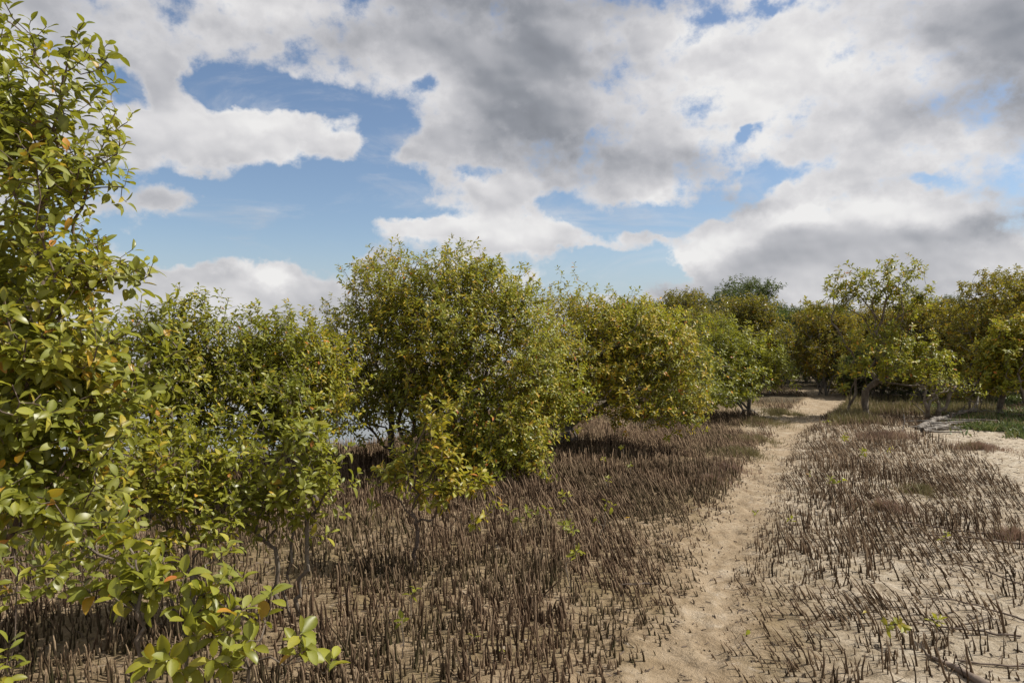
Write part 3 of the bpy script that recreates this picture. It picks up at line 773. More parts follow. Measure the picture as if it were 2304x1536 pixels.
    # 5: the big dome in the middle
    plant('mangrove_tree', 'largest rounded mangrove in the middle, dense yellow green dome with skirts touching the roots', 'mangrove tree', (-1.35, 8.6),
          [B(900, 650, 110, 80, 8.6, .9, 1), B(1040, 640, 110, 75, 8.6, .9, 1.1), B(1150, 680, 80, 70, 8.6, .8), B(860, 740, 120, 80, 8.6, 1.0, .9), B(1010, 760, 170, 100, 8.4, 1.2, 1), B(1190, 790, 110, 100, 8.5, 1.0), B(780, 780, 60, 110, 8.8, .6, .7),
           B(1100, 900, 170, 90, 8.2, 1.0, 1), B(1180, 1005, 90, 60, 7.8, .6, 1.2), B(1060, 1010, 120, 55, 7.9, .7, 1.1), B(960, 990, 90, 50, 8.0, .6, .7), B(860, 880, 130, 80, 8.8, .8, .9), B(1250, 900, 90, 80, 8.8, .8, .9), B(790, 900, 60, 80, 8.8, .5, .9), B(960, 870, 120, 80, 8.5, .9, .9)],
          guides=[[(-1.35, 8.6, -.05), (-1.38, 8.6, .6), (-1.25, 8.6, 1.3), (-1.1, 8.6, 2.1)], [(-1.3, 8.55, -.05), (-1.75, 8.7, .45), (-2.2, 8.8, .85), (-2.45, 8.8, 1.4)], [(-1.3, 8.5, 0), (-.7, 8.3, .35), (-.1, 8.1, .55), (.25, 8.0, .6)],
                  [(-1.1, 8.8, -.05), (-.7, 8.8, .7), (-.3, 8.7, 1.4), (0, 8.6, 2.0)], [(-1.5, 8.8, -.05), (-1.6, 8.9, .9), (-1.6, 8.7, 1.8)], [(-.9, 8.6, -.05), (-.4, 8.5, .5), (.2, 8.5, 1.0), (.5, 8.6, 1.5)]],
          n_cl=1500, m=5.4, cr=.30, leaf=.066, per=9, lod='mid', tint=(.53, .17), old=.03, seg=.15, rtrunk=.06, seed=18, shell=2.2,
          sprigs=[S(855, 555, 8.6), S(900, 545, 8.6), S(915, 560, 8.6), S(880, 560, 8.6), S(960, 570, 8.6), S(1015, 530, 8.6), S(1000, 550, 8.6), S(1030, 548, 8.6), S(1055, 560, 8.6), S(1100, 585, 8.6), S(1120, 580, 8.6), S(1185, 590, 8.6), S(1180, 605, 8.6), S(800, 600, 8.6, -.3), S(795, 630, 8.6, -.3), S(745, 660, 8.7, -.4), S(735, 680, 8.7, -.5), S(720, 700, 8.7, -.4), S(1235, 660, 8.6, .3)])
    # 6: bush leaning right of the dome
    plant('mangrove_tree', 'wide low mangrove right of the big dome, bright yellow leaves and bare grey horizontal boughs', 'mangrove tree', (.9, 10.6),
          [B(1390, 705, 110, 35, 10.5, .9), B(1500, 750, 80, 50, 10.3, .9), B(1230, 900, 90, 60, 9.4, .7), B(1480, 920, 90, 30, 9.6, .6), B(1330, 730, 80, 60, 10.4, .9), B(1420, 760, 90, 70, 10.2, 1.0, 1.1), B(1500, 800, 80, 80, 10.0, .9, 1.1), B(1330, 820, 100, 80, 10.0, 1.0), B(1550, 880, 35, 70, 9.6, .5, 1.3), B(1430, 860, 110, 50, 9.9, .9, .6), B(1400, 930, 60, 25, 9.5, .5, .7), B(1270, 850, 60, 80, 10.0, .8, .9), B(1560, 930, 22, 35, 9.5, .3, 1.2), B(1270, 920, 90, 40, 9.8, .5, .9), B(1240, 780, 70, 80, 9.6, .8, .9), B(1260, 700, 60, 50, 10, .6, .8)],
          guides=[[(.8, 10.8, -.05), (1.0, 10.5, .5), (1.5, 10.1, .75), (2.1, 9.8, .68), (2.55, 9.6, .55)], [(.9, 10.8, -.05), (1.2, 10.7, .9), (1.6, 10.5, 1.5), (1.9, 10.3, 1.8)], [(.8, 10.7, -.05), (.9, 10.3, .65), (1.35, 10.0, .82), (2.0, 9.9, .95), (2.4, 9.8, .98)], [(.7, 10.8, 0), (.6, 10.5, .9), (.9, 10.3, 1.7)]],
          n_cl=980, m=5, cr=.28, leaf=.072, per=9, lod='mid', tint=(.62, .15), old=.05, seg=.16, rtrunk=.055, seed=19, shell=2.4, bark=M_PALE, dead=.06,
          sprigs=[S(1292, 592, 10.4), S(1290, 610, 10.4), S(1265, 612, 10.4), S(1255, 600, 10.4), S(1300, 625, 10.4), S(1320, 640, 10.4), S(1275, 640, 10.4), S(1345, 640, 10.4), S(1365, 645, 10.4), S(1380, 655, 10.4), S(1240, 640, 10.4), S(1425, 690, 10.2), S(1330, 660, 10.4), S(1295, 655, 10.4), S(1262, 650, 10.4)])
    # 7: bush at the bend of the path
    plant('mangrove_bush', 'rounded green mangrove bush at the left of the path bend with dark breathing roots below', 'mangrove bush', (5.1, 14.6),
          [B(1620, 790, 80, 90, 14.2, 1.0), B(1700, 800, 70, 60, 14.4, .9, 1.2), B(1650, 860, 90, 50, 13.8, .8), B(1740, 830, 45, 40, 14.2, .6), B(1600, 900, 80, 30, 13.2, .6, .8), B(1580, 850, 50, 80, 13.0, .8)],
          n_cl=380, m=5, cr=.22, leaf=.09, per=8, lod='mid', tint=(.38, .15), old=.015, seg=.22, rtrunk=.05, seed=20, stems=4, bark=M_PALE, stem_spread=.4)
    # 8: two-tiered tree on the right
    g = 14.2
    def w(px, py, Y=g): return tuple(W(px, py, Y))
    plant('mangrove_tree', 'tall two tiered mangrove right of the path with open umbrella top on silvery forked limbs', 'mangrove tree', (7.0, 14.2),
          [B(1905, 650, 50, 38, g, .6, 1), B(1935, 630, 40, 30, g, .5, .9), B(1890, 690, 45, 28, g, .5, .8), B(2010, 620, 55, 35, g, .6, 1), B(2040, 670, 55, 30, g, .6, 1), B(1975, 665, 55, 30, g, .6, .8), B(2075, 680, 28, 25, g, .4, .8), B(2055, 600, 20, 12, g, .3, .7), B(1850, 700, 28, 22, 14.6, .4, .7),
           B(1935, 775, 55, 30, 13.9, .6, 1.1), B(2030, 775, 65, 40, 13.9, .7, 1.3), B(2100, 810, 60, 35, 13.8, .7, 1.2), B(2000, 820, 90, 40, 13.9, .7, .8), B(1915, 830, 40, 30, 14.0, .5, .7), B(2110, 855, 55, 22, 13.7, .5, .8), B(1905, 870, 25, 14, 13.9, .3, .5), B(2000, 740, 30, 18, 14, .4, .7)],
          guides=[[w(1938, 945), w(1952, 905), w(1968, 860), w(1975, 800), w(1976, 770), w(1985, 720), w(1992, 680)], [w(1976, 775), w(1965, 735), w(1948, 708), w(1915, 702), w(1880, 700)], [w(1900, 958), w(1912, 905), w(1935, 875), w(1950, 830), w(1935, 790)],
                  [w(1992, 695), w(2020, 682), w(2050, 685)], [w(1977, 790), w(2010, 775), w(2060, 780), w(2100, 800)], [w(1985, 725), w(1960, 690), w(1930, 660)]],
          n_cl=250, m=3.6, cr=.22, leaf=.10, per=8, lod='mid', tint=(.50, .18), old=.05, seg=.2, rtrunk=.070, rtip=.002, seed=21, bark=M_BARK, dead=.05, rpow=.62,
          sprigs=[S(1990, 588, g), S(2055, 583, g), S(2062, 586, g), S(2060, 600, g), S(2008, 592, g), S(1905, 590, g), S(1915, 596, g), S(1886, 598, g), S(1870, 620, g), S(1855, 650, g), S(2098, 650, g, .3), S(2106, 668, g, .4), S(1935, 604, g)])
    plant('mangrove_bush', 'small twiggy mangrove with few yellow leaves, between the two tiered tree and driftwood', 'mangrove bush', (8.0, 13.2),
          [B(2100, 860, 50, 25, 13.0, .5), B(2160, 870, 50, 25, 13.2, .5), B(2080, 890, 40, 15, 13.2, .4, .6)],
          guides=[[(8.1, 13.1, -.05), (8.2, 13.1, .3), (8.5, 13.1, .7)], [(8.0, 13.1, -.05), (7.9, 13.1, .4), (7.7, 13.0, .8)], [(8.2, 13.1, 0), (8.8, 13.1, .35), (9.5, 13.2, .7)]],
          n_cl=46, m=3.5, cr=.2, leaf=.08, per=6, lod='mid', tint=(.56, .14), old=.05, seg=.16, rtrunk=.05, seed=22, dead=.35)
    # 9: the right edge
    plant('mangrove_tree', 'olive brown mangrove with thin leafy top and orange tints at the far upper right', 'mangrove tree', (12.2, 17.0),
          [B(2230, 690, 90, 60, 17, 1.2), B(2270, 640, 60, 35, 17, 1), B(2190, 650, 40, 30, 17, .6, .8), B(2360, 660, 110, 80, 17, 1.4), B(2180, 740, 80, 60, 17, 1), B(2300, 760, 120, 70, 17, 1.2), B(2170, 820, 70, 50, 16.6, .8, .7), B(2400, 820, 120, 60, 16.8, 1)],
          n_cl=480, m=5, cr=.26, leaf=.105, per=8, lod='lo', mat=M_OLIVE, tint=(.58, .17), old=.07, seg=.3, rtrunk=.05, seed=23, stems=4, stem_spread=.8, bark=M_PALE,
          sprigs=[S(2285, 598, 17), S(2270, 605, 17), S(2296, 600, 17), S(2240, 612, 17), S(2215, 620, 17), S(2200, 612, 17), S(2165, 655, 17, -.4), S(2155, 668, 17, -.5), S(2172, 640, 17), S(2190, 640, 17)])
    plant('mangrove_tree', 'bright mustard green mangrove cut by the right edge on short dark trunks', 'mangrove tree', (10.0, 13.9),
          [B(2290, 760, 60, 50, 13.6, .7, 1.2), B(2260, 810, 60, 50, 13.6, .7), B(2350, 780, 90, 80, 13.6, 1), B(2240, 850, 55, 30, 13.6, .6, .8), B(2330, 860, 80, 30, 13.6, .6, .7), B(2210, 800, 30, 30, 13.7, .4, .7)],
          n_cl=330, m=5, cr=.2, leaf=.10, per=8, lod='mid', tint=(.58, .16), old=.05, seg=.2, rtrunk=.06, seed=24, stems=5, stem_spread=.8)


def local_tree(name, label, group, x, y, h, wd, lobes, seed, mat, tint, n_cl, leaf, bark, low=.25, old=.02, cat='mangrove tree'):
    """a tree of its own behind the others; crown from random lobes"""
    rng = np.random.default_rng(seed)
    bl = []
    for i in range(lobes):
        f = i / max(lobes - 1, 1)
        a = i * 2.4 + rng.uniform(0, 1)
        z = h * (low + .15 + (0.72 - low) * rng.random() ** .8)
        rr = wd * .5 * rng.uniform(.25, .65) * (1.15 - .6 * (z / h) ** 2)
        c = np.array([x + math.cos(a) * rr, y + math.sin(a) * rr, z])
        r = wd * rng.uniform(.16, .27)
        bl.append((c, np.array([r, r, r * rng.uniform(.5, .8)]), 1.0))
    bl.append((np.array([x, y, h * .80]), np.array([wd * .28, wd * .28, h * .17]), 1.2))
    bl.append((np.array([x, y, h * .45]), np.array([wd * .42, wd * .42, h * .25]), .7))
    return plant(name, label, cat, (x, y), bl, stems=4, n_cl=n_cl, m=4.5, cr=.32, leaf=leaf, per=7, lod='lo', mat=mat, tint=tint, old=old, seg=.4,
                 rtrunk=.055, rtip=.003, seed=seed, bark=bark, stem_spread=.7, group=group, spread=.16)


def copy_tree(src, label, x, y, rz, s, group=None):
    r = src.copy(); COL.objects.link(r)
    r.location = (x, y, float(H(x, y)) - .02); r.rotation_euler = (0, 0, rz); r.scale = (s[0], s[0], s[1])
    r['label'] = label
    if group: r['group'] = group
    for ch in [c for c in bpy.data.objects if c.parent == src]:
        c = ch.copy(); COL.objects.link(c); c.parent = r
    return r


def pxx(px, Y): return (px - CX) / FX * Y


def build_far():
    g = 'mangroves closing the view behind'
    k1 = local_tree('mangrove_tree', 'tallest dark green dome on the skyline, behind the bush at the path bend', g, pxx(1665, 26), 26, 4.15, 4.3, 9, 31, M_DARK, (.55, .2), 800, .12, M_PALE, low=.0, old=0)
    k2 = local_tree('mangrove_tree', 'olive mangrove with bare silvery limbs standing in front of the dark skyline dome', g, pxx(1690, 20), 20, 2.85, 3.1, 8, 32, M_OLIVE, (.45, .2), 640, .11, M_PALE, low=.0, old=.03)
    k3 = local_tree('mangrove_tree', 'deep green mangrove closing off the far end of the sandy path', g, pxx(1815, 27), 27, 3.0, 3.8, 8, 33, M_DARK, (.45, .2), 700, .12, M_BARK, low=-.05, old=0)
    k4 = local_tree('mangrove_tree', 'rusty olive mangrove behind the gap between the two tiered tree and the right edge', g, pxx(2110, 19), 19, 2.75, 3.4, 8, 34, M_OLIVE, (.62, .17), 640, .11, M_PALE, low=.0, old=.06)
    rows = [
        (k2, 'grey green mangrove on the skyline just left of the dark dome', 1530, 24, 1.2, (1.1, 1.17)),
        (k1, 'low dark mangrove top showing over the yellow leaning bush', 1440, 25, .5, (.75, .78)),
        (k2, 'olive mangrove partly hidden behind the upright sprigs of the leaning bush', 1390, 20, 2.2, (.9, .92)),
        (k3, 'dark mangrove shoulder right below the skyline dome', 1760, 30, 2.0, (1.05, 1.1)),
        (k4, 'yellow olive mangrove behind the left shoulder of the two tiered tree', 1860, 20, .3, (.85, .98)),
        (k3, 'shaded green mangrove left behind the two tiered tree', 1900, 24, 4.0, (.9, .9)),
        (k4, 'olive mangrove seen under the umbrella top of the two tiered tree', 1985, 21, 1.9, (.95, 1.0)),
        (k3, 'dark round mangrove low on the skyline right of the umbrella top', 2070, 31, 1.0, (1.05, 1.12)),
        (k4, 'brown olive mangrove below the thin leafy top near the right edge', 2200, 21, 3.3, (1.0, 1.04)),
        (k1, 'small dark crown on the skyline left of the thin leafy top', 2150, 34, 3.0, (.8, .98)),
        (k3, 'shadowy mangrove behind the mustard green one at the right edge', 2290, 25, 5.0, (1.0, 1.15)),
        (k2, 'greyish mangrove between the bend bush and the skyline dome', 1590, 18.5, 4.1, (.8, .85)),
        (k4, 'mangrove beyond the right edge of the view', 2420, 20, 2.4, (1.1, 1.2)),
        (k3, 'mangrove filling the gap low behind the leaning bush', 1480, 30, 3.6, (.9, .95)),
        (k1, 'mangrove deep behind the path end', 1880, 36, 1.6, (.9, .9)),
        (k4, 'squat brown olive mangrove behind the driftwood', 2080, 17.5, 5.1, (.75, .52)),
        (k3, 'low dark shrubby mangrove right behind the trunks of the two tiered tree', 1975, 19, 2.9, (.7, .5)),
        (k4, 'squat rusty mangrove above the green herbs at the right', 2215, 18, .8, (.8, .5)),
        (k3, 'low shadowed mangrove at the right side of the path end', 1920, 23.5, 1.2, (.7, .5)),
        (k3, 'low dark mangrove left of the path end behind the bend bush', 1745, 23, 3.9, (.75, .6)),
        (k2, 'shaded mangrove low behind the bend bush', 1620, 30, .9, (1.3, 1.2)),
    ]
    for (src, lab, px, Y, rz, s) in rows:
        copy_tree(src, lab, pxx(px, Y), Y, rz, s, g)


# ------------------------------------------------------------------ breathing roots
def gen_roots():
    rng = np.random.default_rng(5)
    zones = [(2.4, 5.5, 170000, 1.05), (5.5, 9.5, 190000, 1.0), (9.5, 16, 120000, .85), (16, 24, 22000, .5)]
    X, Y, D = [], [], []
    for (y0, y1, n, k) in zones:
        u = rng.random(n)
        y = np.sqrt(y0 * y0 + u * (y1 * y1 - y0 * y0))
        x = (rng.random(n) * 2 - 1) * (k * y + .4)
        area = k * (y1 * y1 - y0 * y0) + .8 * (y1 - y0)
        X.append(x); Y.append(y); D.append(np.full(n, n / area))
    X = np.concatenate(X); Y = np.concatenate(Y); D = np.concatenate(D)
    px, py = pale(X, Y)
    d, sd = path_d(X, Y)
    left = sd < 0
    clump = fbm(X, Y, 2.2, 3, 40); fine = vnoise(X, Y, 9, 44)
    # left field
    dl = 500 * sstep(d, .0, .32) * (.5 + 1.1 * sstep(clump, .3, .6)) + 190 * sstep(d, -0.12, .05)
    dl = dl * (.55 + .9 * fine)
    dl = np.where(Y > 6.0, dl * 1.12, dl) * (1 + .7 * sstep(Y, 6.2, 6.9) * (1 - sstep(Y, 8.3, 9.0)))
    dl = dl * (1 - .35 * sstep(X - .40, .0, .3) * (1 - sstep(Y, 3.2, 4.4)))     # thin out beside the path in the foreground
    # right field
    cr = fbm(X, Y, 1.5, 3, 60)
    dr = (360 + 230 * sstep(cr, .36, .58)) * sstep(d, -.16, .12) * (.5 + fine) * np.where(Y > 4.5, 1.2, .95)
    dr = dr * (1 - .35 * sstep(X / Y, .52, .75) * (1 - sstep(Y, 6, 8))) * (1 - .985 * sand_tongue(X, Y))
    far = sstep(Y, 15, 19)
    dr = dr * (1 - .9 * far * sstep(vnoise(X, Y, .5, 70), .3, .5))
    dens = np.where(left, dl, dr)
    dens = dens * (1 - sstep(shore(X, Y), -.1, .5))
    dens = dens + 38 * (d < .12) * (fine > .42) * (Y < 12)
    dens = np.where((Y > 12) & left, dens * .8 * sstep(vnoise(X, Y, .9, 77), .25, .5), dens)
    acc = rng.random(len(X)) < dens / D
    X, Y, d, left, clump, cr = X[acc], Y[acc], d[acc], left[acc], clump[acc], cr[acc]
    n = len(X)
    tall = np.where(left, .055 + .055 * sstep(d, .1, 1.0) + .05 * sstep(Y, 6.3, 8.0) * sstep(clump, .25, .5), .052 + .060 * sstep(d, .10, .6) + .03 * sstep(cr, .5, .7))
    h = tall * np.exp(rng.normal(0, .42, n)) * .66
    h = np.clip(h, .012, .20)
    h = np.where(d < .04, h * .42, h)
    stub = rng.random(n) < np.where(left, .16, .34)
    h = np.where(stub, h * .35, h)
    # lean: mostly to the left, varying by patch
    ln = np.where(left, .05 + .42 * sstep(fbm(X, Y, .8, 2, 90), .42, .62) * sstep(X / Y, -.35, .1) * .8, .08 + .5 * sstep(fbm(X, Y, 1.1, 2, 95), .42, .62))
    lx = -ln + rng.normal(0, .12, n); ly = rng.normal(.03, .12, n) + ln * .15
    odd = rng.random(n) < .06
    lx = np.where(odd, rng.normal(0, .9, n), lx)
    r = rng.uniform(.0028, .0056, n) * (.75 + h * 3.0) * np.where(left, 1.12, .95)
    bend = rng.normal(0, .14, (n, 2))
    algae = np.where(left, sstep(fbm(X, Y, 1.7, 2, 33), .4, .6), .25) * rng.uniform(.4, 1, n)
    return dict(X=X, Y=Y, h=h, lx=lx, ly=ly, r=r, bend=bend, alg=algae, rnd=rng.random(n), left=left)


def root_geo(R, sel, sides, rings, rng, knob=0.14):
    n = len(sel)
    x, y, h, r = R['X'][sel], R['Y'][sel], R['h'][sel], R['r'][sel]
    lx, ly = R['lx'][sel], R['ly'][sel]; bd = R['bend'][sel]
    z0 = H(x, y)
    t = np.linspace(0, 1, rings)
    ang = np.arange(sides) / sides * 2 * pi
    prof = np.interp(t, [0, .10, .5, .85, 1.0], [1.55, 1.08, .92, .72, .30])
    hh = h[:, None]
    wob = rng.normal(0, 1, (n, rings, 2)) * .014 * hh[:, :, None]
    wob[:, 0] = 0
    cx = (lx[:, None] * t * hh + bd[:, :1] * hh * (t ** 2 - t) * 1.1) + wob[..., 0]
    cy = (ly[:, None] * t * hh + bd[:, 1:] * hh * (t ** 2 - t) * 1.1) + wob[..., 1]
    cz = hh * t * np.sqrt(np.maximum(.15, 1 / (1 + lx ** 2 + ly ** 2)))[:, None] - .008 * (t == 0)
    rr = r[:, None] * prof[None] * (1 + rng.normal(0, knob, (n, rings)))
    V = np.empty((n, rings, sides, 3))
    V[..., 0] = x[:, None, None] + cx[..., None] + rr[..., None] * np.cos(ang)
    V[..., 1] = y[:, None, None] + cy[..., None] + rr[..., None] * np.sin(ang)
    V[..., 2] = z0[:, None, None] + cz[..., None] + 0 * ang
    K = rings * sides
    b = (np.arange(n) * K)[:, None, None]
    k = np.arange(sides)[None, None, :]; k2 = (k + 1) % sides
    rg = (np.arange(rings - 1) * sides)[None, :, None]
    q = np.stack([b + rg + k, b + rg + k2, b + rg + sides + k2, b + rg + sides + k], -1).reshape(-1, 4)
    faces = [q]
    if sides == 3: faces.append((b[:, 0] + np.array([[(rings - 1) * 3, (rings - 1) * 3 + 1, (rings - 1) * 3 + 2]])))
    elif sides == 4: faces.append((b[:, 0] + np.array([[(rings - 1) * 4 + i for i in range(4)]])))
    elif sides == 6:
        tp = (rings - 1) * 6
        faces.append(b[:, 0] + np.array([[tp, tp + 1, tp + 2, tp + 3]])); faces.append(b[:, 0] + np.array([[tp, tp + 3, tp + 4, tp + 5]]))
    at = np.empty((n, rings, sides, 3))
    at[..., 0] = R['rnd'][sel][:, None, None]; at[..., 1] = t[None, :, None]; at[..., 2] = R['alg'][sel][:, None, None]
    return V.reshape(-1, 3), faces, at.reshape(-1, 3)


def build_roots():
    R = gen_roots(); rng = np.random.default_rng(6)
    X, Y, h = R['X'], R['Y'], R['h']
    px, py = pale(X, Y)
    inside = (px > 15) & (px < 2290) & (py < 1590)
    top = EYE - h; pyt = CY + top / Y * FX
    inside &= (pyt < 1525)
    # not behind the foreground leaves
    inside &= ~((px < 780) & (py > 1150))
    score = np.where(inside, h * np.sqrt(R['r'] / .005) / Y, 0)
    order = np.argsort(-score); single = order[:300]
    rest = np.setdiff1d(np.arange(len(X)), single)
    parts = []; off = 0; FV = [[], []]; VV, AA = [], []
    f3, f4 = [], []
    for (a, b, s, k) in ((0, 5.0, 6, 5), (5.0, 8.5, 4, 4), (8.5, 99, 3, 3)):
        sel = rest[(Y[rest] >= a) & (Y[rest] < b)]
        V, F, A = root_geo(R, sel, s, k, rng)
        for f in F: (f3 if f.shape[1] == 3 else f4).append(f + off)
        VV.append(V); AA.append(A); off += len(V)
    o = link('breathing_roots_field', mk_mesh('breathing_roots_field', np.concatenate(VV), [np.concatenate(f3), np.concatenate(f4)], {'rt': np.concatenate(AA)}, True, [M_ROOT]))
    tag(o, kind='stuff', label='thousands of thin brown mangrove breathing roots poking up from the mud', cat='breathing roots')
    made = {}
    for i in single:
        V, F, A = root_geo(R, np.array([i]), 6, 6, rng)
        loc = np.array([X[i], Y[i], float(H(X[i], Y[i]))])
        me = mk_mesh('breathing_root', V - loc, F, {'rt': A}, True, [M_ROOT])
        o = link('breathing_root', me, None, loc)
        lean = math.hypot(R['lx'][i], R['ly'][i]); q, v = px[i], py[i]
        form = 'upright' if lean < .22 else ('slanting' if lean < .45 else 'strongly leaning')
        form += (' long' if h[i] > .115 else (' short' if h[i] < .08 else ''))
        col = next(t for m_, t in ((850, 'beside the front sprigs'), (960, 'below the slim sapling'), (1080, 'left of bottom centre'), (1190, 'right of bottom centre'), (1300, 'midway to the path'),
                                   (1420, 'left of the path'), (1560, 'at left path rim'), (1700, 'at right path rim'), (1800, 'right of the path'), (1950, 'left of fallen sticks'), (2100, 'beside the fallen sticks'), (9999, 'near the right edge')) if q < m_)
        row = 'lowest row' if v > 1525 else ('second row' if v > 1440 else ('third row' if v > 1370 else ('fourth row' if v > 1310 else 'farther back')))
        made.setdefault((form, col, row), []).append((q, o))
    ORD = ['first', 'second', 'third', 'fourth', 'fifth', 'sixth', 'seventh', 'eighth', 'ninth', 'tenth', 'eleventh', 'twelfth', 'thirteenth', 'fourteenth', 'fifteenth', 'sixteenth', 'seventeenth', 'eighteenth', 'nineteenth', 'twentieth']
    for (form, col, row), L in made.items():
        L.sort(key=lambda t: t[0])
        for k, (q, o) in enumerate(L):
            lab = f'{form} breathing root {col}, {row}' if len(L) == 1 else (f'{ORD[k]} from left of {form} breathing roots {col}, {row}' if k < 20 else f'{form} breathing root {col}, {row}')
            tag(o, lab, 'breathing root', 'single breathing roots in front')
    print('roots', len(X))
    return R


# ------------------------------------------------------------------ small plants, wood, tufts
def blades(name, cx, cy, n, rx, ry, hmin, hmax, wd, mat, rng, lean=.5, seg=2, tintf=None, edge=.75):
    a = rng.uniform(0, 2 * pi, n); r = np.abs(rng.normal(0, .55, n))
    mod = .75 + .5 * vnoise(np.cos(a) * 2 + 5, np.sin(a) * 2 + 5, 1.0, int(rng.integers(50)))
    x = cx + np.cos(a) * r * rx * mod; y = cy + np.sin(a) * r * ry * mod
    kk = (fbm(x, y, 7.0, 2, 13) + .15 * rng.random(n)) > .50; x = x[kk]; y = y[kk]; r = r[kk]; n = len(x)
    return blades_at(name, x, y, hmin + (hmax - hmin) * rng.random(n) * np.clip(1.2 - r * .6, .2, 1.2), wd, mat, rng, lean, (cx, cy), tintf)


def blades_at(name, x, y, h, wd, mat, rng, lean, base, tint=None):
    n = len(x)
    z = H(x, y) - .004
    az = rng.uniform(0, 2 * pi, n); lz = np.abs(rng.normal(0, lean, n))
    dx = np.cos(az) * lz; dy = np.sin(az) * lz
    saz = rng.uniform(0, pi, n); sx = np.cos(saz); sy = np.sin(saz)
    rows = [(0, .8), (.5, 1.0), (1.0, 0)]
    w = wd * rng.uniform(.6, 1.4, n)
    V = np.empty((n, 5, 3)); k = 0
    for (t, ww) in rows:
        px_ = x + dx * h * t ** 1.5; py_ = y + dy * h * t ** 1.5; pz = z + h * t * (1 - .25 * lz * t)
        if ww > 0:
            V[:, k, 0] = px_ - sx * w * ww / 2; V[:, k, 1] = py_ - sy * w * ww / 2; V[:, k, 2] = pz; k += 1
            V[:, k, 0] = px_ + sx * w * ww / 2; V[:, k, 1] = py_ + sy * w * ww / 2; V[:, k, 2] = pz; k += 1
        else:
            V[:, k] = np.stack([px_, py_, pz], -1); k += 1
    b = (np.arange(n) * 5)[:, None]
    f4 = b + np.array([[0, 1, 3, 2]]); f3 = b + np.array([[2, 3, 4]])
    t = np.clip(fbm(x, y, 3.0, 2, 8) * .8 + rng.normal(.1, .2, n), 0, 1) if tint is None else tint
    at = np.stack([np.repeat(t, 5), np.zeros(n * 5), np.repeat(rng.random(n), 5)], -1)
    loc = np.array([base[0], base[1], float(H(base[0], base[1]))])
    return link(name, mk_mesh(name, V.reshape(-1, 3) - loc, [f3, f4], {'lf': at}, False, [mat]), None, loc)


